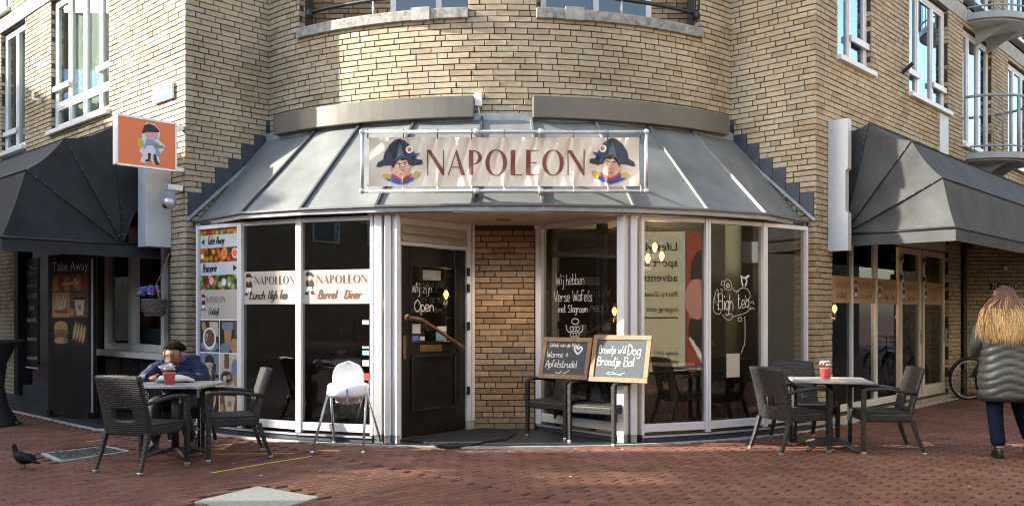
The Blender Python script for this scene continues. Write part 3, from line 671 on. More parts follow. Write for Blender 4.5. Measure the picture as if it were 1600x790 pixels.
# short pier beside the shop window, below the return wall
def pier_under(root, rz, x0, x1, seed, wm):
    MB().box(x0+.012, x1, .012, .28, -.05, 2.62).build('corner_pier', M['mortar'], root, (0,0,0), rz)
    w = [o for o in bpy.data.objects if o.name.startswith('corner_pier') and o.parent == root][0]
    brick_wall(w, lay(x0+.004, x1, 0, 2.62, [], seed), lambda u, z: (u, 0, z, 0), 'brick', seed, wm, limit=60)
# right wing
HR = [(.50, 5.30, .10, 2.85), (5.92, 9.4, -.1, 2.85), (10.4, 14.2, -.1, 2.85), (.67, 1.84, 4.92, 6.65), (3.37, 5.25, 4.92, 6.65), (6.06, 7.85, 4.5, 6.6), (9.0, 10.9, 4.5, 6.6), (.67, 1.84, 7.2, 8.8), (3.37, 5.25, 7.2, 8.8), (6.06, 7.85, 7.0, 8.8), (9.0, 10.9, 7.0, 8.8)]
RW, RWALL, RM = wing('brick_building', 'brown-tan brick building on the right, its street side in shade with blue-reflecting windows', CR, TB, 0, 15, HR, 303, 9.2, 0)
upper_window(RW, .67, 1.84, 4.92, 6.65, (.48,), glass='glass_mirror', rails=((.46, 1.02, 5.28),), tilt=(1,), curtain=False)
upper_window(RW, 3.37, 5.25, 4.92, 6.65, (.30, .68), glass='glass_mirror', rails=((-.02, .32, 5.28), (.66, 1.02, 5.28)), tilt=(2,), curtain=False)
upper_window(RW, 6.06, 7.85, 4.5, 6.6, (.30, .65), glass='glass_mirror', curtain=True); upper_window(RW, 9.0, 10.9, 4.5, 6.6, (.35, .7), glass='glass_mirror')
for (a, b) in ((.67, 1.84), (3.37, 5.25), (6.06, 7.85), (9.0, 10.9)): upper_window(RW, a, b, 7.2, 8.8, (.4,), glass='glass_mirror', curtain=False)
MB().box(2.1, 14.9, -.02, .2, 6.68, 6.94).build('concrete_band', M['concrete'], RW, bevel=.006)
MB().box(4.78, 5.22, -.012, .02, 3.55, 4.83).build('wall_panel', M['board_white'], RW, bevel=.006)
MB().bar((3.05, 0, 5.15), (3.05, -.16, 5.27), .035, .05).build('wall_hook', M['rail_black'], RW)
RWR = return_wall(RW, (0, 0, 0), TA-TB, -1.62, -.006, 404, wmR, 0)
pier_under(LW, TB-TA, 0, .26, 505, wmL)
pier_under(RW, TA-TB, -.30, -.006, 606, wmR)
# ---------------- ground floor of the left wing: snack window, entrance, neighbouring shop window
def gf_left():
    t = thing('snack_window', 'grey framed snack counter window beneath the left black awning', 'shop window', CL+DL*1.6, TA)
    X = lambda u: 1.6-u
    fr = MB(); y0 = .10
    fr.box(X(2.80), X(2.68), y0, y0+.12, .92, 2.7).box(X(1.95), X(1.83), y0, y0+.12, 1.02, 2.7).box(X(.92), X(.82), y0, y0+.12, 1.02, 2.7).box(X(.50), X(.42), y0, y0+.12, .92, 2.7)
    fr.box(X(2.68), X(.50), y0, y0+.12, .92, 1.02)
    f = fr.build('frame', M['cream_paint'], t, bevel=.006)
    MB().box(X(2.86), X(.44), -.12, y0-.003, .84, .92).build('counter_sill', M['cream_paint'], t, bevel=.008)
    MB().box(X(2.62), X(2.0), y0+.05, y0+.056, 1.06, 2.7).build('pane', M['glass'], t); MB().box(X(.80), X(.52), y0+.05, y0+.056, 1.06, 2.7).build('pane', M['glass'], t)
    for (a, b) in ((2.66, 1.97), (.81, .51)):
        n = 16; vs = []
        for i in range(n+1):
            x = X(a)+(X(b)-X(a))*i/n; y = y0+.16+.02*math.sin(i*1.7); vs += [(x, y, 1.05), (x, y, 2.7)]
        MB().add(vs, [(2*i, 2*i+2, 2*i+3, 2*i+1) for i in range(n)], sm=True).build('lace_curtain', M['pine'], t)
    for k in range(4):
        MB().box(X(2.78-k*.58), X(2.24-k*.58), y0+.01, y0+.09, .12, .80).build('lower_panel', M['dark_panel'], t, bevel=.012)
    MB().box(X(2.9), X(.42), y0+.03, y0+.12, .0, .12).build('kick_board', M['dark_panel'], t)
    MB().box(X(2.6), X(1.2), .29, .65, 1.03, 1.24).build('inner_shelf', M['dark_panel'], t)
    o = MB().lathe([(.15, 0), (.17, .26), (.18, .27), (.18, .30), (.06, .33), (.02, .36)], 18, (0, 0, 0)).build('soup_kettle', M['terracotta'], None, CL+DL*2.2-Vector((-.686,-.728,0))*.45+Vector((0,0,1.241)))
    tag(o, 'round red-brown soup kettle seen through the snack window', 'kettle')
    # entrance and neighbour
    e = thing('shop_entrance', 'dark shop entrance under the left awning with a brand list beside the glass', 'entrance', CL+DL*4.6, TA)
    X = lambda u: 4.6-u
    MB().box(X(6.45), X(2.86), .0, .25, 2.62, 2.84).build('header', M['black_paint'], e)
    MB().box(X(2.95), X(2.86), .02, .22, 0, 2.62).build('post', M['black_paint'], e); MB().box(X(4.35), X(4.25), .02, .22, 0, 2.62).build('post', M['black_paint'], e); MB().box(X(6.44), X(6.24), -.02, .22, 0, 2.62).build('post', M['black_paint'], e)
    MB().box(X(6.24), X(4.35), .10, .108, .2, 2.62).build('pane', M['glass'], e)
    MB().box(X(6.24), X(4.35), .06, .16, 0, .2).build('kick_board', M['plinth_stone'], e)
    MB().box(X(4.25), X(2.95), .9, .98, 0, 2.62).build('back_panel', M['dark_panel'], e)
    s = MB().box(X(6.15), X(5.55), .088, .098, .55, 2.42).build('brand_strip', M['black_paint'], e)
    names = ['The', 'Ordinary.', 'MORPHE', 'TOM FORD', 'MAC', 'benefit', 'VALENTINO', 'MICHAEL KORS']
    z = 2.22
    for i, nm in enumerate(names):
        big = nm in ('Ordinary.', 'TOM FORD', 'MAC', 'benefit'); h = .095 if big else .06
        font_text(nm, h, X(5.85), .084, z, M['ink_white'], s, align='CENTER', width=.46 if len(nm) > 4 else .3); z -= .11 if i < 1 else .2 if i < 5 else .33
    MB().box(X(6.15), X(5.55), .084, .0845, .50, .52).build('strip_border', M['ink_white'], s)
    for k, (u, z0, h, w) in enumerate([(4.75, .22, .35, .34), (5.15, .22, .30, .3), (4.7, .57, .33, .3), (5.0, .90, .42, .34), (4.6, .92, .2, .2), (4.6, 1.35, .3, .22)]):
        o = MB().box(-w/2, w/2, -.1, .1, 0, h).build('display_box', M['teal_box'], None, CL+DL*u+Vector((.686,.728,0))*.6+Vector((0,0,z0-.12)), TA, bevel=.004)
        tag(o, 'teal display box behind the glass of the left neighbour shop', 'box', 'teal boxes in the left shop')
    MB().box(X(5.2), X(4.36), .45, .8, -.1, .10).build('display_step', M['dark_panel'], e)
gf_left()
# ---------------- ground floor of the right wing: five-bay shop window with double doors
def gf_right():
    t = thing('side_shopfront', 'pale framed five-bay cafe window with double doors beneath the right awning', 'shopfront', CR+DR*.5, TB)
    X = lambda u: u-.5
    P_ = MB(); P_.box(X(.5), X(5.3), .03, .2, -.04, .10); P_.build('plinth', M['plinth_stone'], t)
    MB().box(X(.5), X(5.3), -.16, .02, -.03, .006).build('edge_strip', M['edging'], t)
    us = [.50, 1.34, 2.23, 3.12, 4.13, 5.30]
    fr = MB(); y0, y1 = .07, .15
    fr.box(X(.5), X(.54), y0, y1, .10, 2.84)
    for u in us[1:3]: fr.box(X(u)-.03, X(u)+.03, y0, y1, .10, 2.84)
    fr.box(X(.54), X(3.05), y0+.01, y1-.01, .10, .20)
    fr.build('frame', M['white_paint'], t, bevel=.005)
    words = ['Ontbijt', 'Lunch', 'High Tea', 'Borrel', 'Diner']
    for i in range(5):
        a, b = us[i]+.035, us[i+1]-.035
        if i >= 3: a += .09; b -= .09
        top = 2.84 if i < 3 else 2.40
        if i < 3: par = MB().box(X(a), X(b), .105, .111, .2, top).build('pane', M['glass_dim'], t)
        else:
            d = MB(); d.box(X(a)-.09, X(a), .06, .13, .13, top+.09).box(X(b), X(b)+.09, .06, .13, .13, top+.09).box(X(a), X(b), .06, .13, top, top+.09).box(X(a), X(b), .06, .13, .13, .28)
            par = d.build('door', M['cream_paint'], t, bevel=.006)
            MB().box(X(a), X(b), .09, .096, .28, top).build('pane', M['glass_dim'], par)
            for z in (1.95, 2.25): MB().box(X(a)-.14, X(a)-.06, .02, .058, z, z+.12).build('hinge', M['galv'], par); MB().box(X(a)-.14, X(a)-.10, .012, .05, z+.03, z+.10).build('hinge_cap', M['plastic_black'], par)
            MB().box(X(b)+.02, X(b)+.07, .02, .058, .98, 1.2).build('lock_plate', M['steel'], par)
        MB().box(X(a), X(b), .082, .086, 1.60, 1.97).build('film_sign', M['film_beige_worn'], par)
        n = MB(); display_text(n, 'NAPOLEON', X(a)+.20, 1.80, .095, b-a-.24, .0795); n.build('lettering', M['ink_brown'], par)
        n = MB(); stroke_text(n, words[i], X(a)+.27, 1.665, .095, .014, .0795, .25, width=min(.42, b-a-.4), taper=True); n.build('lettering', M['ink_dark'], par)
        small_figure(par, X(a)+.03, 1.66, .27, .0795)
    MB().box(X(3.09), X(5.28), .05, .15, 2.52, 2.80).build('door_head', M['cream_paint'], t, bevel=.006)
    MB().box(X(3.09), X(5.28), .055, .16, .10, .128).build('threshold', M['cream_paint'], t)
    # passage with inner wall
    p = thing('passage', 'covered passage with brick inner wall and house number sign behind the walking woman', 'passage', CR+DR*5.92, TB)
    wmp = Matrix.Translation(CR+DR*5.92) @ Matrix.Rotation(TB, 4, 'Z')
    rz = -TB+R_(8)
    MB().box(-.3, 4.6, .012, .2, -.05, 2.9).build('inner_wall', M['mortar'], p, (.05, .62, 0), rz)
    w = [o for o in bpy.data.objects if o.name.startswith('inner_wall')][0]
    brick_wall(w, lay(-.3, 4.6, 0, 2.9, [], 77), lambda u, z: (u, 0, z, 0), 'brick', 77, wmp @ Matrix.Translation((.05, .62, 0)) @ Matrix.Rotation(rz, 4, 'Z'), limit=160)
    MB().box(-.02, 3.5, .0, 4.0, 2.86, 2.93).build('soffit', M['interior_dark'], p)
    MB().box(.24, .44, .02, .24, 0, 2.86).build('post', M['black_paint'], p); MB().box(-.0, 3.46, .02, .26, 2.66, 2.85).build('beam', M['black_paint'], p)
    s = MB().box(1.30, 1.84, -.02, -.004, 1.90, 2.02).build('number_sign', M['ink_black'], w); font_text('75 t/m 119', 0.085, 1.32, -.024, 1.925, M['ink_white'], s, width=.5)
    s = MB().box(1.13, 1.34, -.06, -.004, 1.12, 1.62).build('intercom', M['board_white'], w, bevel=.008)
    MB().lathe([(.03, 0), (.03, .01)], 10, M=Matrix.Translation((1.235, -.062, 1.52)) @ Matrix.Rotation(R_(90), 4, 'X')).build('camera_eye', M['plastic_black'], s); MB().box(1.17, 1.30, -.064, -.061, 1.30, 1.38).build('speaker_slot', M['plastic_black'], s); MB().box(1.18, 1.29, -.064, -.061, 1.20, 1.24).build('name_plate', M['plastic_black'], s)
    MB().box(1.54, 1.62, -.05, -.004, 2.25, 2.33).build('socket', M['board_white'], w)
gf_right()
# ---------------- folding hood awnings
def awning(name, label, root_p, rz, x0, x1, z_piv, n_piv, hoops, mats, drop, end_at):
    """hoops: (out, height) of each folded bow; the end at x0 or x1 is closed by fan panels"""
    t = thing(name, label, 'awning', root_p, rz)
    fan = hoops; C0 = (-n_piv, z_piv)
    def prof(i): o, h = fan[i]; return (-o, h)
    for i in range(len(fan)-1):
        a, b = prof(i), prof(i+1); n = 14; vs = []
        for k in range(n+1):
            x = x0+(x1-x0)*k/n
            for q in range(5):
                f = q/4; sag = -.05*math.sin(PI*f)*(1.0); ny, nz = (b[1]-a[1]), -(b[0]-a[0]); l = math.hypot(ny, nz) or 1
                vs.append((x, a[0]+(b[0]-a[0])*f-ny/l*sag*.6*(1 if ny < 0 else -1)*0+.0, a[1]+(b[1]-a[1])*f+sag))
        MB().add(vs, [(k*5+q, (k+1)*5+q, (k+1)*5+q+1, k*5+q+1) for k in range(n) for q in range(4)], sm=True).build('hood_panel', M[mats[0] if i < len(fan)-2 else mats[1]], t)
    for xe in end_at:
        for i in range(len(fan)-1):
            a, b = prof(i), prof(i+1); vs = []
            for r in range(6):
                for q in range(5):
                    f = q/4; g = r/5; p = (a[0]+(b[0]-a[0])*f, a[1]+(b[1]-a[1])*f-.05*math.sin(PI*f)*g); vs.append((xe+(.03*math.sin(PI*f)*math.sin(PI*g))*(1 if xe == x0 else -1), C0[0]+(p[0]-C0[0])*g, C0[1]+(p[1]-C0[1])*g))
            MB().add(vs, [(r*5+q, r*5+q+1, (r+1)*5+q+1, (r+1)*5+q) for r in range(5) for q in range(4)], sm=True).build('fan_panel', M[mats[0]], t)
            if i: MB().tube([(xe, C0[0], C0[1]), (xe-.012 if xe == x0 else xe+.012, (C0[0]+a[0])/2, (C0[1]+a[1])/2), (xe, a[0], a[1])], .011, 6).build('seam', M['awning_black'], t)
            if i:
                st = MB(); sx_ = -.014 if xe == x0 else .014
                for k in range(1, 11): f = k/11; st.sphere((xe+sx_*(1 if .2 < f < .8 else .8), C0[0]+(a[0]-C0[0])*f, C0[1]+(a[1]-C0[1])*f), .0065, .0065, .0065, 6, 4)
                tag(st.build('studs', M['grey_blue_steel'], t), kind='stuff')
    a = prof(len(fan)-1)
    MB().box(x0, x1, a[0]-.004, a[0]+.004, a[1]-drop, a[1]).build('valance', M[mats[1]], t)
    for xe in end_at:
        MB().add([(xe, a[0], a[1]), (xe, C0[0], C0[1]), (xe, 0, C0[1]), (xe, 0, C0[1]-drop), (xe, a[0], a[1]-drop)], ((0,1,2,3,4),)).build('end_valance', M[mats[1]], t)
        MB().tube([(xe, a[0], a[1]), (xe, -.02, a[1]-.0)], .018, 8).build('arm', M['rail_black'], t)
    for i in range(1, len(fan)): MB().tube([(x0, prof(i)[0], prof(i)[1]-.005), (x1, prof(i)[0], prof(i)[1]-.005)], .014, 6).build('bow', M['awning_black'], t)
    return t
awning('hood_awning', 'large black folding hood awning with fanned end over the left snack window', CL+DL*4.0+Vector((0,0,0)), TA, -3.6, 3.30, 2.34, .50, [(.0, 3.76), (.62, 3.87), (1.22, 3.62), (1.66, 3.18), (1.92, 2.36)], ('awning_black', 'awning_black'), .16, (3.30,))
awning('hood_awning', 'dark grey folding hood awning with a sunlit fanned end over the right cafe windows', CR+DR*4.0, TB, -3.42, 7.2, 2.50, .12, [(.0, 3.88), (.45, 3.92), (.98, 3.62), (1.35, 3.12), (1.50, 2.50)], ('awning_grey', 'awning_grey'), .16, (-3.42,))
def side_board(label, p, rz, z0, z1, out, th, notch):
    o = MB().prism([(-out, z0), (0, z0), (0, z1), (-out, z1), (-out, z0+(z1-z0)*.62), (-out+notch, z0+(z1-z0)*.60), (-out+notch, z0+(z1-z0)*.30), (-out, z0+(z1-z0)*.28)], -th/2, th/2, 'x').build('awning_side_board', M['board_white'], None, p, rz, bevel=.005)
    tag(o, label, 'awning board', 'side boards of the awnings')
side_board('white side board at the right end of the black left awning', CL+DL*.50+Vector((-.686,-.728,0))*.003, TA, 2.32, 3.56, .34, .24, 0)
side_board('tall white side board at the left end of the grey right awning', CR+DR*.40+Vector((.728,-.686,0))*.003, TB, 2.27, 3.98, .27, .11, .035)
# ---------------------------------------------------------------- round brick bay above the cafe
BAY = thing('round_bay', 'curved tan brick bay with two balcony openings above the cafe roof', 'building', CC)
wmB = Matrix.Translation(CC); RD = R_DRUM
aL, aR = ang(426, RD)-.03, ang(1141, RD)+.03
hb = [(ang(467, RD)*RD, ang(732, RD)*RD, 5.20, 7.4), (ang(838, RD)*RD, ang(1095, RD)*RD, 5.20, 7.4)]
def arc_box(mb, a0, a1, r0, r1, z0, z1, step=R_(2.0)):
    n = max(1, int(math.ceil((a1-a0)/step))); rings = []
    for i in range(n+1):
        a = a0+(a1-a0)*i/n; rings.append([on(a, r1, z0), on(a, r1, z1), on(a, r0, z1), on(a, r0, z0)])
    mb.loft(rings, sm=False); return mb
mb = MB()
for (a, b, c, d) in cells(aL*RD, aR*RD, 3.80, 9.2, hb): arc_box(mb, a/RD, b/RD, RD-.26, RD-.012, c, d)
bw = mb.build('brick_wall', M['mortar'], BAY)
brick_wall(bw, lay(aL*RD, aR*RD, 3.84, 9.2, hb, 909), lambda u, z: (*on(u/RD, RD).xy, z, u/RD), 'brick', 909, wmB)
for (a, b, c, d) in hb:
    l = MB(); arc_box(l, a/RD, b/RD, RD-.22, RD+.055, 5.12, 5.25); lo = l.build('ledge', M['dirty_concrete'], BAY, bevel=.006)
    q = (a*.24+b*.76)/RD if a < 0 else (a*.80+b*.20)/RD
    k = MB(); arc_box(k, q-.025, q+.025, RD-.1, RD+.075, 5.11, 5.27); k.build('ledge_block', M['concrete'], lo)
    rl = MB(); pts = []
    for i in range(25):
        t = a/RD+.03+(b-a-.03)/RD*i/24; pts.append(on(t, RD-.06, 5.47))
    if a > 0: pts = [on(a/RD+(b-a)/RD*i/24*.985, RD-.06, 5.47) for i in range(25)]
    rl.tube(pts, .027, 8); ro = rl.build('railing', M['rail_black'], BAY)
    e = pts[0] if a < 0 else pts[-1]
    MB().sphere((e.x, e.y, e.z-.02), .055, .055, .075, 10, 8).build('rail_end', M['rail_black'], ro); MB().tube([(e.x, e.y, 5.47), (e.x, e.y, 7.4)], .008, 5).build('cable', M['rail_black'], ro)
    for q in (.48,): p = on(a/RD+(b-a)/RD*q, RD-.06); MB().tube([(p.x, p.y, 5.24), (p.x, p.y, 5.47)], .018, 6).build('rail_post', M['galv'], ro)
# recessed balcony behind the openings
MB().box(-3.0, 3.0, -3.3, -3.05, 5.05, 7.45).build('balcony_back_wall', M['mortar'], BAY)
bb = [o for o in bpy.data.objects if o.name.startswith('balcony_back_wall')][0]
hh = [(-1.55, -.2, 5.1, 7.2), (.55, 2.1, 5.1, 7.2)]
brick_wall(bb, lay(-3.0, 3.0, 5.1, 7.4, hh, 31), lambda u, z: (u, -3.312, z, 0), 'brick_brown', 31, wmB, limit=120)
for (a, b, c, d) in hh:
    w = MB().box(a, a+.08, -3.36, -3.30, c, d).box(b-.08, b, -3.36, -3.30, c, d).box((a+b)/2-.04, (a+b)/2+.04, -3.36, -3.30, c, d).box(a+.08, b-.08, -3.358, -3.30, d-.08, d).box(a+.08, b-.08, -3.358, -3.30, c, c+.25).build('balcony_window', M['white_paint'], BAY)
    MB().box(a+.08, b-.08, -3.335, -3.331, c+.25, d-.08).build('pane', M['glass_up'], w)
MB().prism([(-3.2, -3.06), (*on(aL, RD-.27).xy,), *[tuple(on(aL+(aR-aL)*i/16, RD-.262).xy) for i in range(1, 16)], (*on(aR, RD-.27).xy,), (3.2, -3.06)], 4.92, 5.08).build('balcony_floor', M['concrete'], BAY)
MB().prism([(-3.2, -3.06), *[tuple(on(aL+(aR-aL)*i/16, RD-.262).xy) for i in range(0, 17)], (3.2, -3.06)], 7.42, 7.6).build('balcony_ceiling', M['concrete'], BAY)
MB().box(.30, .42, -4.45, -3.06, 5.08, 7.42).build('balcony_sun_block', M['far_stone'], BAY)  # added behind the centre pier to stop sun passing between the openings
MB().prism([(-3.4, 1), *[tuple(on(aL+(aR-aL)*i/16, RD).xy) for i in range(0, 17)], (3.4, 1)], 9.202, 9.4).build('roof', M['bronze_paint'], BAY)
for i, (p0, p1) in enumerate(((427, 740), (833, 1139))):
    o = MB(); arc_box(o, ang(p0, RD+.14), ang(p1, RD+.14), RD+.012, RD+.15, 3.86, 4.13); o = o.build('awning_cassette', M['bronze_paint'], None, CC, bevel=.012)
    tag(o, ('long curved brown awning cassette on the left half of the brick bay, partly sunlit', 'long curved brown awning cassette on the right half of the brick bay, in shade')[i], 'awning cassette', 'awning cassettes on the round bay')
for (px, zz, nm, lab) in ((742, 4.02, 'junction_box', 'small white junction box beside the left awning cassette'),):
    p = CC+on(ang(px, RD)+.01, RD+.002); o = MB().box(-.045, .045, -.06, 0, 0, .16).build(nm, M['plastic_white'], None, p+Vector((0,0,zz)), ang(px, RD), bevel=.006); tag(o, lab, 'junction box')
    MB().tube([(0, -.03, 0), (.01, -.03, -.08), (-.02, -.03, -.12)], .008, 6).build('cable', M['plastic_white'], o)
# ---------------------------------------------------------------- the cafe front under its zinc roof
mat('seam_shadow', (.05,.055,.06), .5)  # shadow line of the left roof seams, put into their colour
SHOP = thing('cafe_shopfront', 'curved cafe front with white framed windows, recessed door and zinc roof', 'shopfront', CC)
EP = [297, 378, 470, 588, 738, 848, 990, 1105, 1195, 1270]
ea = [ang(p, R_EAVE) for p in EP]; ZE, ZT = 2.62, 3.88
ea[0] = math.atan2(CL.x-CC.x, -(CL.y-CC.y))-.004; ea[-1] = math.atan2(CR.x-CC.x, -(CR.y-CC.y))+.004
for i in range(len(ea)-1):
    a, b = ea[i], ea[i+1]; ra, rb = (5.80 if i == 0 else R_EAVE), (5.80 if i == len(ea)-2 else R_EAVE); e0, e1, t0, t1 = on(a, ra, ZE), on(b, rb, ZE), on(a, RD+.0, ZT), on(b, RD+.0, ZT); n = (e1-e0).cross(t0-e0).normalized()*.012
    g = 5; vs = []
    for p in range(g+1):
        for q in range(g+1):
            f, h = p/g, q/g; v = (e0*(1-f)+e1*f)*(1-h)+(t0*(1-f)+t1*f)*h; vs.append(v+n+n.normalized()*random.Random(i*77+p*7+q).uniform(-.003, .004))
    m_ = MB(); m_.add(vs, [(p*(g+1)+q, (p+1)*(g+1)+q, (p+1)*(g+1)+q+1, p*(g+1)+q+1) for p in range(g) for q in range(g)], sm=True)
    m_.add([e0-n, e1-n, t1-n, t0-n], ((0,3,2,1),)); m_.build('roof_panel', M['zinc'], SHOP)
    if i: MB().bar(e0+n*2.2, t0+n*2.2, .028, .035, n).build('standing_seam', M['seam_shadow' if i < 5 else 'zinc'], SHOP)
    fc = MB(); x0, x1 = on(a, ra+.02), on(b, rb+.02); y0, y1 = on(a, ra-.05), on(b, rb-.05)
    fc.add([(x0.x, x0.y, 2.575), (x1.x, x1.y, 2.575), (x1.x, x1.y, 2.635), (x0.x, x0.y, 2.635), (y0.x, y0.y, 2.575), (y1.x, y1.y, 2.575), (y1.x, y1.y, 2.635), (y0.x, y0.y, 2.635)], ((0,1,2,3),(4,7,6,5),(0,4,5,1),(3,2,6,7),(0,3,7,4),(1,5,6,2)))
    fo = fc.build('eave_trim', M['zinc_trim'], SHOP)
    fc = MB(); x0, x1 = on(a, ra+.035, 2.64), on(b, rb+.035, 2.64); fc.bar(x0, x1, .03, .022); fc.build('drip_edge', M['zinc'], fo)
tf = MB(); arc_box(tf, ea[0], ea[-1], RD+.004, RD+.05, 3.82, 3.93); tf.build('top_flashing', M['zinc_trim'], SHOP)
for root, rz, sg in ((LW, TB-TA, 1), (RW, TA-TB, -1)):       # stepped lead against the return walls
    for k in range(7):
        u = .03+k*.19; z = ZE+(ZT-ZE)*(u/1.30); zt = math.ceil((z+.30)/BR_P)*BR_P
        x0, x1 = (u, u+.18) if sg > 0 else (-u-.18, -u)
        zz = (z-.02, z+.13) if sg > 0 else (z+.13, z-.02)
        MB().add([(x0, -.013, zz[0]), (x1, -.013, zz[1]), (x1, -.013, zt), (x0, -.013, zt), (x0, .004, zz[0]), (x1, .004, zz[1]), (x1, .004, zt), (x0, .004, zt)], ((0,1,2,3),(4,7,6,5),(0,4,5,1),(3,2,6,7),(0,3,7,4),(1,5,6,2))).build('lead_flashing', M['lead'], root, (0,0,0), rz)
    m_ = MB().bar((.0 if sg > 0 else 0, -.03, ZE+.03), (1.34*sg, -.03, ZT+.02), .05, .03).build('roof_edge_strip', M['zinc_trim'], root, (0,0,0), rz)
GZ0, GZ1 = .11, 2.556
def facet(p, q, name='window', stile=(.035, .035), sillh=.09):
    a, b = on(ang(p, R_SHOP), R_SHOP), on(ang(q, R_SHOP), R_SHOP); return facet_pts(a, b, name, stile, sillh)
def facet_pts(a, b, name='window', stile=(.035, .035), sillh=.09, material='white_paint'):
    d = b-a; l = d.length; rz = math.atan2(d.y, d.x); f = MB()
    f.box(0, stile[0], -.03, .06, GZ0-.03, GZ1).box(l-stile[1], l, -.03, .06, GZ0-.03, GZ1).box(stile[0], l-stile[1], -.02, .06, GZ0, GZ0+sillh).box(stile[0], l-stile[1], -.015, .06, GZ1-.05, GZ1)
    w = f.build(name, M[material], SHOP, a, rz, bevel=.005)
    MB().box(stile[0], l-stile[1], .018, .024, GZ0+sillh, GZ1-.05).build('pane', M['glass'], w)
    MB().box(0, l, -.035, .10, -.03, GZ0-.034).build('plinth', M['plinth_stone'], w, bevel=.006)
    MB().box(.0, l, -.055, -.036, GZ0-.055, GZ0-.035).build('drip_strip', M['galv'], w)
    return w, l
LP = [309, 376, 468, 584]; RP = [1001, 1105, 1194, 1260]
facets = []
for i in range(3): facets.append(facet(LP[i], LP[i+1]))
for i in range(3): facets.append(facet(RP[i], RP[i+1]))
# printed poster in the first pane
w, l = facets[0]; x0, x1 = .045, l-.045; yq = .008
def pr(z0, z1, mname, a=0.0, b=1.0, nm='print'): return MB().box(x0+(x1-x0)*a, x0+(x1-x0)*b, yq, yq+.004, z0, z1).build(nm, M[mname], w)
pr(2.43, 2.50, 'print_fruit'); pr(2.27, 2.43, 'board_white'); pr(2.09, 2.27, 'print_fruit'); pr(1.93, 2.09, 'board_white'); pr(1.75, 1.93, 'print_fruit_green'); pr(1.385, 1.75, 'film_beige')
pr(1.37, 1.385, 'ink_white'); PX = lambda a, b: (x0+(x1-x0)*a, x0+(x1-x0)*b); picture(w, *PX(0, .49), .975, 1.37, yq, 'coffee'); picture(w, *PX(.51, 1), .975, 1.37, yq, 'drink'); pr(.96, .975, 'ink_white'); picture(w, *PX(0, .49), .56, .96, yq, 'cake'); picture(w, *PX(.51, 1), .56, .96, yq, 'plate'); pr(.545, .56, 'ink_white'); picture(w, *PX(0, .49), .22, .545, yq, 'bread'); picture(w, *PX(.51, 1), .22, .545, yq, 'cup'); pr(.22, 1.37, 'ink_white', .49, .51)
def disc(x, z, r, mname, y, par): MB().poly([(p[0], y, p[1]) for p in ell(x, z, r, r, 20)[:-1]]).build('print', M[mname], par)
for (fx, fz, r, c1, c2) in ((.62, 2.19, .058, 'gold_print', 'orange_sign'), (.90, 2.19, .062, 'ink_white', 'orange_sign'), (.05, 2.17, .04, 'print_green', 'ink_white'), (.62, 1.84, .055, 'print_green', 'ink_white'), (.30, 1.86, .06, 'red_print', 'petal_pink')):
    disc(x0+(x1-x0)*fx, fz, r, c1, yq-.001, w); disc(x0+(x1-x0)*fx, fz, r*.8, c2, yq-.002, w)
hm = MB(); ribbon(hm, smooth_line([(x0+.125, 1.11), (x0+.09, 1.17), (x0+.107, 1.195), (x0+.125, 1.17), (x0+.145, 1.195), (x0+.16, 1.17), (x0+.125, 1.11)]), .012, yq-.005); hm.build('print', M['film_beige'], w)
n = MB(); stroke_text(n, 'Take Away', x0+.14, 2.315, .095, .017, yq-.002, .28, width=.35, taper=True); stroke_text(n, 'Brasserie', x0+.05, 1.975, .095, .017, yq-.002, .28, width=.28, taper=True); stroke_text(n, 'Ontbijt', x0+.17, 1.44, .085, .012, yq-.002, .28, width=.22, taper=True)
n.poly([(x0+.02, yq-.002, 2.35), (x0+.085, yq-.002, 2.39), (x0+.085, yq-.002, 2.31)]); n.poly([(x1-.03, yq-.002, 2.01), (x1-.11, yq-.002, 2.05), (x1-.11, yq-.002, 1.97)]); n.build('lettering', M['ink_black'], w)
n = MB(); display_text(n, 'NAPOLEON', x0+.115, 1.59, .075, .385, yq-.002); n.build('lettering', M['ink_dark'], w); small_figure(w, x0+.012, 1.49, .21, yq-.001)
for i, (wd1, wd2, ink) in ((1, ('Lunch', 'High Tea', 'ink_dark')), (2, ('Borrel', 'Diner', 'ink_brown'))):
    w, l = facets[i]; MB().box(.037, l-.037, .008, .012, 1.565, 1.955).build('film_sign', M['film_beige'], w)
    n = MB(); display_text(n, 'NAPOLEON', .22, 1.80, .095, l-.31, .0045); stroke_text(n, wd1, .14 if i == 1 else .24, 1.625, .10, .017, .0045, .3, width=.24, taper=True); stroke_text(n, wd2, .43 if i == 1 else .58, 1.625, .10, .017, .0045, .3, width=.29 if i == 1 else .22, taper=True); n.build('lettering', M[ink], w)
    small_figure(w, .06, 1.67, .27, .005)
w, l = facets[2]
for (z, h, c) in ((1.33, .06, 'paper'), (1.06, .03, 'petal_pink'), (.985, .065, 'print_sky'), (.86, .085, 'film_beige'), (.70, .10, 'red_print'), (.62, .05, 'print_sky')): MB().box(l-.15, l-.065, .010, .012, z, z+h*.8).build('sticker', M[c], w)
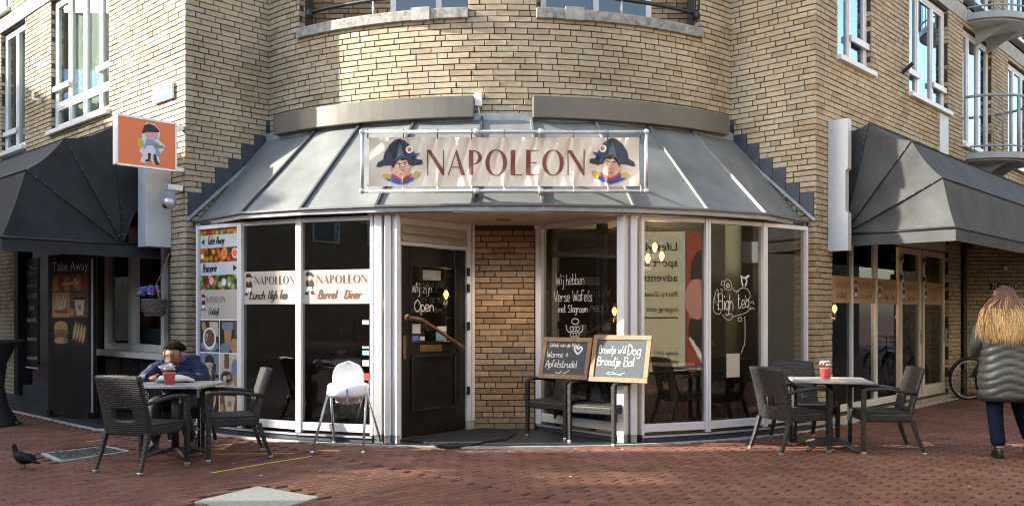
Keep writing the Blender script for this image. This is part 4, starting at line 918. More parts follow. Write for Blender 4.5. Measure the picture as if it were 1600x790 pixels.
# chalk drawing on a right-hand pane
w, l = facets[4]; n = MB(); rr = random.Random(4); cx = .12
stroke_text(n, 'High', cx+.06, 1.50, .19, .009, .010, 0, width=.24, rng=rr); stroke_text(n, 'tea', cx+.36, 1.52, .17, .009, .010, 0, width=.19, rng=rr)
def curl(pts, wd=.006): ribbon(n, smooth_line(pts), wd, .0095)
curl([(cx+.02, 1.70), (cx-.02, 1.58), (cx+.0, 1.47), (cx+.08, 1.45), (cx+.1, 1.50), (cx+.05, 1.51)]); curl([(cx+.34, 1.70), (cx+.42, 1.76), (cx+.52, 1.74), (cx+.56, 1.66), (cx+.50, 1.62), (cx+.48, 1.67)])
curl([(cx+.12, 1.44), (cx+.2, 1.38), (cx+.27, 1.40), (cx+.26, 1.45), (cx+.21, 1.44)]); curl([(cx+.28, 1.42), (cx+.4, 1.44), (cx+.5, 1.47), (cx+.57, 1.53)])
curl([(cx+.16, 1.74), (cx+.15, 1.81), (cx+.2, 1.86), (cx+.26, 1.81), (cx+.25, 1.74), (cx+.16, 1.74)]); curl([(cx+.44, 1.78), (cx+.42, 1.88), (cx+.5, 1.86), (cx+.48, 1.78)], .02); curl([(cx+.40, 1.90), (cx+.47, 1.88), (cx+.54, 1.91)], .025)
curl([(cx+.04, 1.74), (cx+.08, 1.68), (cx+.12, 1.72), (cx+.09, 1.75)]); curl([(cx+.28, 1.76), (cx+.31, 1.72), (cx+.36, 1.73)]); curl([(cx+.36, 1.40), (cx+.38, 1.36), (cx+.42, 1.37), (cx+.41, 1.41), (cx+.36, 1.40)]); curl([(cx+.18, 1.78), (cx+.205, 1.81), (cx+.23, 1.78), (cx+.205, 1.765), (cx+.18, 1.78)], .012); curl([(cx+.56, 1.58), (cx+.6, 1.60), (cx+.62, 1.56)]); curl([(cx+.55, 1.5), (cx+.6, 1.52), (cx+.63, 1.50)]); curl([(cx+.13, 1.79), (cx+.10, 1.80), (cx+.12, 1.84), (cx+.15, 1.83)]); curl([(cx+.47, 1.42), (cx+.475, 1.25), (cx+.47, 1.10), (cx+.44, 1.04), (cx+.42, .98)], .007)
for k in range(16): p = (cx-.01+rr.uniform(0, .06), 1.55+k*.012); n.poly([(p[0], .0095, p[1]), (p[0]+.008, .0095, p[1]), (p[0]+.008, .0095, p[1]+.008), (p[0], .0095, p[1]+.008)])
n.build('chalk_drawing', M['chalk'], w)
o = MB().box(.30, .50, .0, .010, .70, .98).build('menu_sheet', M['film_beige'], w)
# corner posts, recess
gL, gR = on(ang(588, R_SHOP), R_SHOP), on(ang(985, R_SHOP), R_SHOP); pL, pR = Vector((-.50, 11.02, 0))-CC, Vector((.29, 11.02, 0))-CC
def post(p0, px, w, rz, mname='white_paint'):
    p = on(ang(p0, R_SHOP), R_SHOP-.02); o = MB().box(-w/2, w/2, -.06, .06, GZ0-.02, GZ1).build('corner_post', M[mname], SHOP, p, rz, bevel=.006)
    MB().box(-w/2+.005, w/2-.005, -.055, .055, -.03, GZ0-.022).build('post_base', M['concrete'], o)
post(591, 0, .085, R_(-6)); post(604, 0, .07, R_(15)); post(617, 0, .05, R_(40)); post(974, 0, .09, R_(-35)); post(990, 0, .075, R_(8))
# door side of the recess
dv = pL-Vector((-1.40, 9.93, 0))+CC; dl_ = dv.length; dz_ = math.atan2(dv.y, dv.x); d0 = Vector((-1.40, 9.93, 0))-CC
df = MB(); s0, s1 = .17, dl_-.13
df.box(.06, s0, -.04, .08, 0.02, GZ1).box(s1, dl_-.055, -.04, .08, 0.12, GZ1).box(dl_-.045, dl_, -.05, .08, .12, GZ1).box(s0, s1, -.035, .08, 2.235, 2.28).box(s0, s1, -.035, .08, 2.48, GZ1).box(s0, s1, .03, .08, 2.28, 2.48)
dfo = df.build('door_frame', M['white_paint'], SHOP, d0, dz_, bevel=.006)
for k in range(2): MB().add([(s0+.02, -.05, 2.29+k*.095), (s1-.02, -.05, 2.29+k*.095), (s1-.02, .02, 2.375+k*.095), (s0+.02, .02, 2.375+k*.095), (s0+.02, -.04, 2.285+k*.095), (s1-.02, -.04, 2.285+k*.095)], ((0,1,2,3),(4,5,1,0))).build('louvre', M['cream_paint'], dfo)
MB().box(s1-.005, dl_-.002, -.04, .08, -.02, .118).build('post_base', M['concrete'], dfo)
dw = s1-s0; X = lambda s: s-s0
g0, g1, gz0, gz1 = s0+.19, s1-.20, 1.12, 2.0
dm = MB(); dm.box(s0+.004, g0, -.01, .045, .03, 2.23).box(g1, s1-.004, -.01, .045, .03, 2.23).box(g0, g1, -.01, .045, .03, gz0).box(g0, g1, -.01, .045, gz1, 2.23)
D = dm.build('door', M['door_black'], SHOP, d0, dz_, bevel=.004)
MB().box(g0, g1, .014, .02, gz0, gz1).build('door_glass', M['glass'], D)
for (a, b, c, d) in ((g0-.03, g1+.03, gz0-.02, gz0), (g0-.03, g1+.03, gz1, gz1+.02), (g0-.03, g0, gz0, gz1), (g1, g1+.03, gz0, gz1)): MB().box(a, b, -.022, -.0105, c, d).build('glass_bead', M['door_black'], D, bevel=.004)
pa, pb, pc, pd = g0-.02, g1+.02, .30, .97
for (a, b, c, d) in ((pa, pb, pc, pc+.04), (pa, pb, pd-.04, pd), (pa, pa+.04, pc+.04, pd-.04), (pb-.04, pb, pc+.04, pd-.04)): MB().box(a, b, -.035, -.0105, c, d).build('panel_moulding', M['door_black'], D, bevel=.008)
MB().tube([(s0+.10, -.012, 1.405), (s0+.10, -.075, 1.405), (s0+.25, -.095, 1.385), (s0+.5, -.10, 1.27), (s0+.8, -.10, 1.12), (s1-.12, -.085, 1.03)], [.024,.028,.021,.021,.021,.024], 10).build('pull_bar', M['copper_wood'], D)
MB().lathe([(.05, 0), (.05, .012), (.03, .03)], 14, M=Matrix.Translation((s0+.10, -.011, 1.405)) @ Matrix.Rotation(R_(90), 4, 'X')).build('bar_rosette', M['brass'], D)
MB().tube([(s1-.17, -.01, 1.02), (s1-.17, -.085, 1.05)], .012, 8).build('bar_rosette', M['brass'], D)
MB().box(s0+.045, s0+.095, -.022, -.0105, .93, 1.20).build('lock_plate', M['copper_wood'], D, bevel=.01)
lp = MB().box(g0+.13, g0+.49, -.022, -.0105, 1.005, 1.085).build('letter_plate', M['brass'], D, bevel=.005); MB().box(g0+.17, g0+.45, -.026, -.0225, 1.028, 1.062).build('letter_flap', M['brass'], D, bevel=.003)
for z in (.45, 1.25, 1.72, 1.92): MB().box(s1-.01, s1+.035, -.052, -.036, z, z+.10).build('hinge', M['plastic_black'], D)
n = MB(); rr = random.Random(8); stroke_text(n, 'Wij', g0+.02, 1.70, .12, .010, .011, 0, rng=rr, width=.14); stroke_text(n, 'zijn', g0+.20, 1.70, .10, .006, .011, 0, rng=rr, width=.16); stroke_text(n, 'Open', g0+.07, 1.48, .14, .011, .011, 0, rng=rr, width=.32); n.build('chalk_lettering', M['chalk'], D)
for (a, z, ww, h, c) in ((.02, 1.22, .14, .11, 'board_white'), (.02, 1.135, .11, .06, 'petal_blue'), (.15, 1.135, .08, .05, 'board_white'), (.44, 1.24, .16, .06, 'board_white'), (.42, 1.13, .18, .10, 'print_sky'), (.20, 1.85, .30, .12, 'concrete')): MB().box(g0+a, min(g1-.005, g0+a+ww), .010, .0125, z, z+h).build('sticker', M[c], D)
# brick pier at the back of the recess
PB = MB().box(-.385, .385, .012, .40, -.03, GZ1).build('brick_pier', M['mortar'], SHOP, (pL+pR)/2)
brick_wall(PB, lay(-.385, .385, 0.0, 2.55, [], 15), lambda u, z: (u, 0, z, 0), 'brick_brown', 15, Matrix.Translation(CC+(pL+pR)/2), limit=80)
MB().box(-.43, -.40, -.03, .06, .08, GZ1).build('corner_bead', M['white_paint'], SHOP, (pL+pR)/2); MB().box(.40, .44, -.03, .06, .08, GZ1).build('corner_bead', M['white_paint'], SHOP, (pL+pR)/2)
# window side of the recess
rv0 = pR+Vector((.06, .0, 0)); rv1 = Vector((1.24, 9.98, 0))-CC
w, l = facet_pts(rv0, rv1, 'recess_window', (.05, .04), .10)
fm = MB().box(.12, .20, .03, .10, .2, 2.5).box(l-.42, l-.36, .03, .10, .2, 2.5).box(l-.34, l-.30, .03, .10, .2, 2.5).box(.20, l-.42, .03, .10, 2.14, 2.22).box(.20, l-.42, .03, .10, .2, .32).build('inner_frame', M['bronze_paint'], w)
MB().box(.20, l-.42, .12, .16, 2.26, 2.46).build('vent', M['bronze_paint'], w)
n = MB(); rr = random.Random(2)
stroke_text(n, 'Wij hebben', .28, 1.80, .13, .0075, .008, .02, rng=rr, width=.50); stroke_text(n, 'Verse Wafels', .25, 1.60, .13, .0075, .008, .02, rng=rr, width=.66); stroke_text(n, 'met Slagroom', .33, 1.47, .09, .0065, .008, .02, rng=rr, width=.50)
for k in range(3):
    ribbon(n, ell(.56+.05*k, 1.27, .03, .03, 10), .008, .0075); ribbon(n, ell(.56+.05*k, 1.20, .028, .028, 10), .008, .0075)
ribbon(n, smooth_line([(.46, 1.32), (.48, 1.25), (.55, 1.22)]), .009, .0078); ribbon(n, smooth_line([(.75, 1.32), (.74, 1.25), (.68, 1.22)]), .009, .0078); ribbon(n, ell(.62, 1.36, .06, .035, 12), .008, .0078)
n.build('chalk_lettering', M['chalk'], w)
# soffit, interior shell
out_ = [on(ang(p, R_SHOP), R_SHOP-.03) for p in LP+RP]
SF = MB(); SF.prism([(v.x, v.y) for v in [on(ea[3]-.02, R_EAVE-.06), on(ea[4], R_EAVE-.06), on(ea[5], R_EAVE-.06), on(ea[6]+.02, R_EAVE-.06), Vector((1.6, -5.0, 0)), Vector((1.4, -4.2, 0)), Vector((-1.4, -4.2, 0)), Vector((-1.7, -5.0, 0))]], 2.557, 2.575); SF.build('soffit', M['cream_paint'], SHOP)
dlg = MB().lathe([(.09, 0), (.09, .012), (.06, .013), (.055, .004)], 20, c=(.05, -5.35, 2.544)).build('spotlight', M['brass'], SHOP); MB().lathe([(.052, 0), (.052, .004)], 16, c=(.05, -5.35, 2.546)).build('spotlight_lens', M['spot'], dlg)
ll = bpy.data.lights.new('spotlight_light', 'SPOT'); ll.energy = 22; ll.color = (1, .78, .52); ll.spot_size = R_(120); ll.spot_blend = .8; ll.shadow_soft_size = .05
lo_ = bpy.data.objects.new('spotlight_light', ll); COL.objects.link(lo_); lo_.parent = SHOP; lo_.location = (.05, -5.35, 2.53)
rim = [(v.x, v.y) for v in out_]; shell = [(-3.95, 1.0)]+[(v.x, v.y) for v in out_[:4]]+[(d0.x-.1, d0.y+.12), (pL.x, pL.y+.10), (pR.x, pR.y+.10), (rv1.x+.1, rv1.y+.10)]+[(v.x, v.y) for v in out_[4:]]+[(3.85, 1.0)]
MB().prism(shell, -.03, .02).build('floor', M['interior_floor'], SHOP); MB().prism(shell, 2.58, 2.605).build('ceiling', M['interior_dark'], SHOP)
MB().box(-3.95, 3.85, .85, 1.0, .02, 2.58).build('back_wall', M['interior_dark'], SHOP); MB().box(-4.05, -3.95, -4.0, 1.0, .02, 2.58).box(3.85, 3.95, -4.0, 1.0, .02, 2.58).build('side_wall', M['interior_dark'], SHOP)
# terrace round the front: slate, edging, door mat
def ring_poly(r, a0, a1, n=40): return [tuple(on(a0+(a1-a0)*i/n, r).xy) for i in range(n+1)]
TERR = MB(); A0, A1 = ea[0]-.02, ea[-1]+.02
TERR.prism(ring_poly(6.10, A0, A1)+[(1.2, -4.4), (-1.2, -4.4)], -.03, .006); t_ = tag(TERR.build('terrace_slab', M['slate'], None, CC), kind='structure')
E_ = MB(); arc_box(E_, A0, A1, 6.10, 6.135, -.02, .012); E_.build('edging_strip', M['edging'], t_)
for k in range(7):
    for j in range(2):
        pass
L2 = MB(); nl = Vector((-.686, -.728, 0))
pts = [CL+DL*.2+nl*.02, CL+DL*.55+nl*.90, CL+DL*14+nl*.90, CL+DL*14+nl*.02]
L2.prism([(p.x, p.y) for p in pts][::-1], -.03, .008); lt = tag(L2.build('terrace_strip', M['slate']), kind='structure')
E2 = MB(); a, b = pts[1]+nl*.02, pts[2]+nl*.02; E2.bar((a.x, a.y, 0), (b.x, b.y, 0), .04, .03); a2 = CC+on(A0+.05, 6.12); E2.bar((a.x, a.y, 0), (a2.x, a2.y, 0), .04, .028); E2.build('edging_strip', M['edging'], lt)
# slate flags, each its own piece
rng = random.Random(9); pro = []
for q in range(6): m_ = MB().box(-.29, .29, -.29, .29, -.005, .0); me = m_.mesh('flagstone'); me.materials.append(M['slate']); pro.append(me)
for i in range(20):
    for j in range(2):
        u = .9+i*.60; p = CL+DL*u+nl*(.30+j*.0); 
        if j == 0: o = link('flagstone', pro[i % 6], lt, (p.x, p.y, .0145), TA)
m_ = MB(); mp = [ground(*q) for q in ((633, 690), (662, 693), (682, 699), (705, 700.5), (735, 698), (757, 692), (790, 688), (806, 680), (790, 672), (752, 671), (700, 677), (660, 682))]
c = sum(mp, Vector())/len(mp); m_.prism([(p.x-c.x, p.y-c.y) for p in mp], .010, .024)
tag(m_.build('door_mat', M['mat_rubber'], None, c), 'dark rubber mat curling out in front of the cafe door', 'door mat')
# ---------------------------------------------------------------- banner
BY, BX0, BX1, BZ0, BZ1 = 9.55, -1.625, 1.455, 2.78, 3.42
BAN = thing('banner', 'cream banner with brown lettering and two hatted portraits laced in a pipe frame', 'banner', ((BX0+BX1)/2, BY, BZ0))
bw_, bh_ = BX1-BX0, BZ1-BZ0
TIES = [(-bw_/2)+bw_*f for f in (.145, .265, .385, .5, .62, .745, .865)]
def wrinkle(x, z):
    y = .012*math.sin(PI*min(1, max(0, z/bh_)))
    for t in TIES:
        d = abs(x-t); y += -.026*math.exp(-(d/.03)**2)*(.55+.45*math.cos(2*PI*z/bh_))
        for sgn in (-1, 1):
            ln = (x-t)-sgn*.30*(bh_-z); y += .016*math.exp(-(ln/.022)**2)*(.3+.7*z/bh_); ln2 = (x-t)-sgn*.34*z; y += .018*math.exp(-(ln2/.026)**2)*(1-.7*z/bh_)
    return y+.010*math.sin(7.1*x+9*z)+.007*math.sin(17*x-11*z)
nx, nz = 300, 60; sx0, sx1, sz0, sz1 = -bw_/2+.07, bw_/2-.07, .055, bh_-.055; vs = []
for i in range(nx+1):
    for k in range(nz+1):
        x = sx0+(sx1-sx0)*i/nx; z = sz0+(sz1-sz0)*k/nz; vs.append((x, wrinkle(x, z), z))
MB().add(vs, [(i*(nz+1)+k, (i+1)*(nz+1)+k, (i+1)*(nz+1)+k+1, i*(nz+1)+k+1) for i in range(nx) for k in range(nz)], sm=True).build('sheet', M['sheet_cream'], BAN)
def warp(o):
    bm = bmesh.new(); bm.from_mesh(o.data); bmesh.ops.triangulate(bm, faces=bm.faces)
    for it in range(6):
        es = [e for e in bm.edges if e.calc_length() > .022]
        if not es: break
        bmesh.ops.subdivide_edges(bm, edges=es, cuts=1); bmesh.ops.triangulate(bm, faces=[f for f in bm.faces if len(f.verts) > 3])
    for v in bm.verts: v.co.y += wrinkle(v.co.x, v.co.z)
    for f in bm.faces: f.smooth = True
    bm.to_mesh(o.data); bm.free()
tx0 = -bw_/2+.70
n = MB(); display_text(n, 'NAPOLEON', tx0, .175, .275, bw_-.70-.665, -.0035); warp(n.build('lettering', M['ink_brown'], BAN))
portrait(BAN, -bw_/2+.15, .07, .50, .50, -.0045, False, warp); portrait(BAN, bw_/2-.61, .08, .50, .50, -.0045, True, warp)
fx = bw_/2; pr_ = .021
for z in (0.0, bh_): MB().tube([(-fx, -.02, z), (fx, -.02, z)], pr_, 10).build('pipe', M['galv'], BAN)
for x in (-fx, fx):
    MB().tube([(x, -.02, 0), (x, -.02, bh_)], pr_, 10).build('pipe', M['galv'], BAN)
    for z in (0, bh_): MB().sphere((x, -.02, z), .033, .033, .033, 10, 8).build('elbow', M['galv'], BAN)
for t in TIES+[-fx+.06, fx-.06]:
    for z, e in ((0, .06), (bh_, -.06)): MB().tube([(t, -.05, z), (t, -.05, z+e*.6), (t, -.002, z+e*1.25), (t, .012, z+e*.5), (t, -.005, z-e*.35), (t, -.035, z-e*.38)], .004, 5, closed=True).build('tie', M['rail_black' if z else 'galv'], BAN)
for x in (-.30, .40):
    for z in (0, bh_):
        MB().lathe([(.034, -.03), (.034, .03)], 10, M=Matrix.Translation((x, -.02, z)) @ Matrix.Rotation(R_(90), 4, 'Y')).build('clamp', M['galv'], BAN)
    MB().bar((x, .0, -.0), (x, .55, -.02), .035, .02).build('bracket', M['galv'], BAN); MB().bar((x, .0, bh_), (x, 1.0, bh_-.02), .035, .02).build('bracket', M['galv'], BAN)
# ---------------------------------------------------------------- signs on the left corner
nl = Vector((-.686, -.728, 0)).normalized()
LB = thing('lightbox_sign', 'square orange lightbox sign with a printed cook figure, hung off the left corner', 'sign', CL+nl*.87+Vector((0,0,3.27)), TB)
MB().box(0, .74, .0, .13, 0, .60).build('casing', M['plastic_white'], LB, bevel=.012)
MB().box(.012, .728, -.006, -.001, .014, .586).build('face', M['orange_sign'], LB)
for (a, b, c, d) in ((0, .74, -.012, .014), (0, .74, .586, .612), (-.0, .012, .0, .60), (.728, .752, .0, .60)): MB().box(a, b, -.012, .0, c, d).build('trim', M['galv'], LB)
COOK = [('ink_white', [(.18,.30),(.25,.60),(.30,.80),(.40,1.0),(.66,.98),(.84,.84),(.80,.62),(1.0,.50),(.95,.40),(.78,.26),(.84,.03),(.66,.0),(.55,.12),(.36,.03),(.20,.06),(.28,.22)]),
 ('ink_black', [(.26,.76),(.34,.92),(.48,.98),(.66,.95),(.82,.84),(.80,.80),(.60,.78),(.42,.76),(.30,.72)]), ('petal_pink', [(.36,.76),(.76,.80),(.78,.66),(.64,.58),(.44,.62),(.34,.70)]),
 ('skin_print', [(.48,.70),(.60,.72),(.60,.63),(.50,.63)]), ('print_sky', [(.40,.62),(.66,.58),(.80,.54),(.78,.44),(.84,.26),(.70,.24),(.66,.40),(.44,.44),(.30,.34),(.36,.50)]), ('ink_white', [(.42,.46),(.62,.46),(.70,.34),(.56,.26),(.40,.30),(.36,.38)]),
 ('gold_print', [(.10,.50),(.16,.62),(.30,.54),(.34,.42),(.20,.36),(.10,.42)]), ('print_green', [(.56,.52),(.92,.50),(.98,.44),(.70,.42)]), ('ink_dark', [(.44,.28),(.54,.28),(.52,.10),(.36,.06),(.36,.11),(.45,.14)]), ('ink_dark', [(.62,.28),(.70,.26),(.74,.12),(.84,.04),(.68,.02),(.62,.14)])]
for i, (mn, pts) in enumerate(COOK): MB().poly([(.20+a*.40, -.0065-.0006*(i+1), .03+b*.53) for a, b in pts]).build('printed_figure', M[mn], LB)
for z in (.57, .03): MB().box(.752, .89, .03, .10, z-.025, z+.025).build('bracket', M['galv'], LB)
CT = thing('security_camera', 'small grey dome camera on the brick corner under the lightbox sign', 'camera', CL+nl*.02+DL*.06+Vector((0,0,2.80)), TA)
MB().box(-.05, .05, -.20, 0, .22, .30).build('arm', M['galv'], CT, bevel=.01); MB().box(-.045, .045, -.19, -.11, .12, .22).build('housing', M['grey_blue_steel'], CT, bevel=.01)
MB().lathe([(.03, .13), (.075, .11), (.08, .06), (.05, 0), (.02, -.02)], 16, (-.0, -.16, 0)).build('shell', M['galv'], CT); MB().sphere((-.02, -.20, .03), .045, .045, .045).build('dome', M['plastic_black'], CT)
SS = thing('street_sign', 'small pale blue street name sign on the sunlit left wall', 'street sign', CL+DL*.83+Vector((0,0,4.27)), TA)
MB().box(0, .55, -.05, -.012, 0, .21).build('plate', M['street_white'], SS, bevel=.006); MB().box(.018, .532, -.053, -.0505, .018, .192).build('face', M['sign_blue'], SS)
font_text('Gedekt', .10, .05, -.0545, .06, M['ink_white'], SS, width=.44)
SS.location += nl*.0
# hanging basket
mat('petal_lilac', (.45,.46,.75), .7)
HB = thing('flower_basket', 'round wicker basket of blue flowers hanging by a rope on the left pier', 'flower basket', CL+DL*.45+nl*.20+Vector((0,0,1.42)), TA)
MB().lathe([(.10, 0), (.132, .06), (.147, .14), (.15, .21), (.13, .21), (.10, .05)], 20).build('basket', M['wicker_basket'], HB)
wv = MB()
for k in range(9):
    z = .012+.025*k; r = float(np.interp(z, [0, .06, .14, .22], [.103, .137, .152, .157])); wv.tube([((r+.006*(-1)**(q+k))*math.cos(2*PI*q/24), (r+.006*(-1)**(q+k))*math.sin(2*PI*q/24), z) for q in range(24)], .011, 5, closed=True)
wv.build('weave', M['wicker_basket'], HB)
MB().tube([(-.13, 0, .22), (-.10, 0, .34), (0, 0, .38), (.10, 0, .34), (.13, 0, .22)], .011, 6).build('handle', M['pine'], HB); MB().tube([(.02, 0, .38), (.05, .10, .62), (.06, .17, .82)], .008, 6).build('rope', M['pine'], HB)
rng = random.Random(21)
def blooms(par, n, c, r, mats, size, name='flower', leaf=8):
    for i in range(n):
        a, b = rng.uniform(0, 2*PI), rng.uniform(.1, 1.0); rr = r*math.sqrt(rng.random()); p = Vector((c[0]+rr*math.cos(a), c[1]+rr*math.sin(a)*.8, c[2]+rng.uniform(-.2, .5)*r)); m_ = MB()
        for k in range(6):
            q = k*PI/3+a; d = Vector((math.cos(q), math.sin(q), .5)); t = d.cross(Vector((0,0,1))).normalized(); s = size*rng.uniform(.7, 1.2)
            m_.add([p, p+d*s*.6+t*s*.4, p+d*s, p+d*s*.6-t*s*.4], ((0,1,2,3),))
        m_.sphere(p+Vector((0,0,size*.15)), size*.62, size*.62, size*.5, 7, 5); m_.build(name, M[rng.choice(mats)], par)
    for i in range(leaf):
        a = rng.uniform(0, 2*PI); p = Vector((c[0]+r*.7*math.cos(a), c[1]+r*.6*math.sin(a), c[2]-r*.3)); d = Vector((math.cos(a), math.sin(a), rng.uniform(-.3, .6))); t = d.cross(Vector((0,0,1))).normalized(); s = size*1.5
        MB().add([p, p+d*s*.5+t*s*.35, p+d*s+Vector((0,0,-.01)), p+d*s*.5-t*s*.35], ((0,1,2,3),)).build('leaf', M['leaf'], par)
blooms(HB, 34, (-.09, -.04, .30), .15, ['petal_blue', 'petal_blue', 'petal_lilac'], .05, leaf=18)
# menu board with food pictures, waste bin
a, b = ground(75, 650), ground(146, 655.5); d = b-a
MBD = thing('menu_board', 'tall black takeaway board with food pictures standing under the left awning', 'menu board', a, math.atan2(d.y, d.x)); wl_ = d.length
MB().box(0, wl_, 0, .05, .02, 2.28).build('panel', M['black_paint'], MBD, bevel=.005)
for x in (.04, wl_-.10): MB().box(x, x+.06, -.06, .11, 0, .10).build('foot', M['plastic_black'], MBD)
MB().box(wl_-.03, wl_-.004, -.012, -.001, .1, 2.2).build('edge_strip', M['galv'], MBD)
fx0, fx1 = .10, wl_-.10; fm_ = (fx0+fx1)/2
for (x0, x1, z0, z1, mn) in ((fx0, fx1, 1.76, 2.0, 'tomato'), (fx0, fm_-.006, 1.40, 1.75, 'fries'), (fm_+.006, fx1, 1.40, 1.75, 'cup'), (fx0, fm_-.006, 1.0, 1.39, 'burger'), (fm_+.006, fx1, 1.0, 1.39, 'bread')): picture(MBD, x0, x1, z0, z1, -.006, mn)
font_text('Take Away', .13, fx0, -.008, 2.05, M['ink_white'], MBD, width=fx1-fx0)
ar = MB().poly([(fx0+.22, -.014, 1.84), (fx0+.45, -.014, 1.86), (fx0+.45, -.014, 1.82), (fx0+.58, -.014, 1.89), (fx0+.45, -.014, 1.95), (fx0+.45, -.014, 1.90), (fx0+.22, -.014, 1.88)]).build('arrow', M['film_beige'], MBD)
p = ground(131, 644); BN = thing('waste_bin', 'small black pedal bin with a clear bag beside the takeaway board', 'bin', p+Vector((0,0,.008)), .3)
MB().lathe([(.13, 0), (.15, .38), (.155, .40)], 4, sm=False).build('bucket', M['bin_black'], BN); MB().lathe([(.157, .33), (.168, .36), (.16, .42), (.14, .40)], 14).build('bag_liner', M['bag_clear'], BN)
p = ground(-14, 664); ST = thing('standing_table', 'standing table in a black stretch cover cut by the left picture edge', 'table', p)
MB().lathe([(.36, 0), (.30, .06), (.20, .25), (.15, .5), (.18, .8), (.28, 1.02), (.38, 1.08), (.38, 1.11)], 24).build('cover', M['spandex_black'], ST)
for k in range(4): MB().lathe([(.035, -.0), (.03, .05)], 8, (.34*math.cos(k*PI/2), .34*math.sin(k*PI/2), 0)).build('foot', M['plastic_black'], ST)
# ---------------------------------------------------------------- furniture
def make_chair():
    t = thing('wicker_chair', 'x', 'chair')
    n = 10; m_ = MB(); pr = [(-.26, .34), (.26, .34), (.26, .44), (-.26, .44)]
    s = MB().box(-.255, .255, -.27, .21, .335, .425).build('seat', M['wicker'], t, bevel=.018); MB().box(-.245, .245, -.255, .20, .426, .437).build('seat_top', M['wicker'], s, bevel=.01)
    nx, nz = 14, 20; vs = []; zs = [.34+(.885-.34)*k/nz for k in range(nz+1)]
    for i in range(nx+1):
        f = i/nx*2-1
        for z in zs:
            h = (z-.34)/.545; w = .262-.012*abs(h-.4); y = .20+.135*h**1.3+.022*(1-f*f)*1.0; vs.append((f*w, y, z+.012*math.sin(PI*(f+1)/2)*(h > .98)))
    fs = [(i*(nz+1)+k, (i+1)*(nz+1)+k, (i+1)*(nz+1)+k+1, i*(nz+1)+k+1) for i in range(nx) for k in range(nz) if not (4 <= i < 10 and 5 <= k < 9)]
    b = MB().add(vs, fs, sm=True).build('backrest', M['wicker'], t); sm_ = b.modifiers.new('solid', 'SOLIDIFY'); sm_.thickness = .034; sm_.offset = 0
    MB().box(-.02, .02, .168, .178, .35, .37).build('maker_plate', M['steel'], b, (0, .06, .0))
    for sx in (-1, 1):
        lg = MB().loft([[Vector((sx*.272+a*w, -.262+c*w, z)) for a, c in ((-1,-1),(1,-1),(1,1),(-1,1))] for z, w in ((.03, .019), (.35, .022), (.655, .024))], sm=False).build('leg', M['wicker'], t, bevel=.006)
        MB().box(sx*.272-.022, sx*.272+.022, -.284, -.240, 0, .03).build('foot_cap', M['steel'], lg, bevel=.004)
        lg = MB().loft([[Vector((sx*(.235+.02*q)+a*w, y+c*w, z)) for a, c in ((-1,-1),(1,-1),(1,1),(-1,1))] for q, z, y, w in ((1, .03, .335, .018), (.6, .18, .275, .02), (.2, .36, .222, .024))], sm=False).build('leg', M['wicker'], t, bevel=.006)
        MB().box(sx*.255-.021, sx*.255+.021, .315, .357, 0, .03).build('foot_cap', M['steel'], lg, bevel=.004)
        MB().tube([(sx*.272, -.275, .655), (sx*.273, -.22, .672), (sx*.272, -.05, .675), (sx*.266, .12, .655), (sx*.252, .262, .63)], [.022,.026,.027,.026,.024], 8, flat=.75).build('arm', M['wicker'], t)
    return t
def put(t, x, y, fx, fy, z=0.0, label=None, group=None, dup=True):
    o = copy_tree(t) if dup else t; o.location = (x, y, z); o.rotation_euler = (0, 0, math.atan2(fx, -fy)); tag(o, label, None, group); return o
CH = make_chair(); G1 = 'dark wicker armchairs of the cafe terrace'
put(CH, -3.46, 8.27, .33, .94, 0, 'dark wicker armchair with its back to the viewer at the seated man\'s table', G1, False)
put(CH, -2.84, 8.93, -.90, -.42, 0, 'dark wicker armchair right of the seated man\'s table, facing left', G1)
put(CH, -3.60, 9.60, .03, -1, 0, 'dark wicker armchair in which the man in the blue jacket sits', G1)
put(CH, 2.97, 9.34, .93, .37, 0, 'dark wicker armchair left of the empty table, back turned to the viewer', G1)
put(CH, 3.92, 9.30, -.985, .12, 0, 'dark wicker armchair right of the empty table, facing left', G1)
put(CH, 3.33, 10.02, .10, -1, 0, 'dark wicker armchair behind the empty table by the corner', G1)
put(CH, .56, 10.42, -.62, -.78, .006, 'dark wicker armchair carrying the strudel chalkboard', G1)
put(CH, 1.02, 9.98, -.53, -.85, 0.0, 'dark wicker armchair carrying the sandwich chalkboard, nearest the white post', G1)
mat('table_foot', (.06,.063,.066), .4, metal=.4)
def make_table():
    t = thing('cafe_table', 'x', 'table')
    MB().box(-.39, .39, -.33, .33, .725, .752).build('table_top', M['tabletop'], t, bevel=.006); MB().box(-.18, .18, -.18, .18, .705, .724).build('top_plate', M['plastic_black'], t)
    MB().tube([(0, 0, .08), (0, 0, .705)], .036, 12).build('column', M['plastic_black'], t)
    for k in range(4):
        a = PI/4+k*PI/2; c, s = math.cos(a), math.sin(a)
        MB().tube([(c*.02, s*.02, .10), (c*.14, s*.14, .095), (c*.26, s*.26, .06), (c*.36, s*.36, .018)], [.035,.036,.034,.022], 8, flat=.55).build('foot', M['table_foot'], t)
    return t
TB_ = make_table(); G2 = 'cafe tables on the terrace'
tag(TB_, 'square grey-topped cafe table at which the man sits', None, G2); TB_.location = (-3.38, 8.82, 0); TB_.rotation_euler = (0, 0, R_(-4))
t2 = copy_tree(TB_); tag(t2, 'square grey-topped cafe table standing empty but for a pink pot', None, G2); t2.location = (3.40, 9.42, 0); t2.rotation_euler = (0, 0, R_(-12))
def pot(loc, label, petals, tall):
    t = thing('flower_pot', label, 'flower pot', loc); MB().lathe([(.045, 0), (.058, .105), (.062, .107), (.062, .118), (.054, .118), (.05, .08)], 16).build('pot', M['pot_red'], t)
    blooms(t, 15, (0, 0, .155), .058, petals, .024, leaf=8)
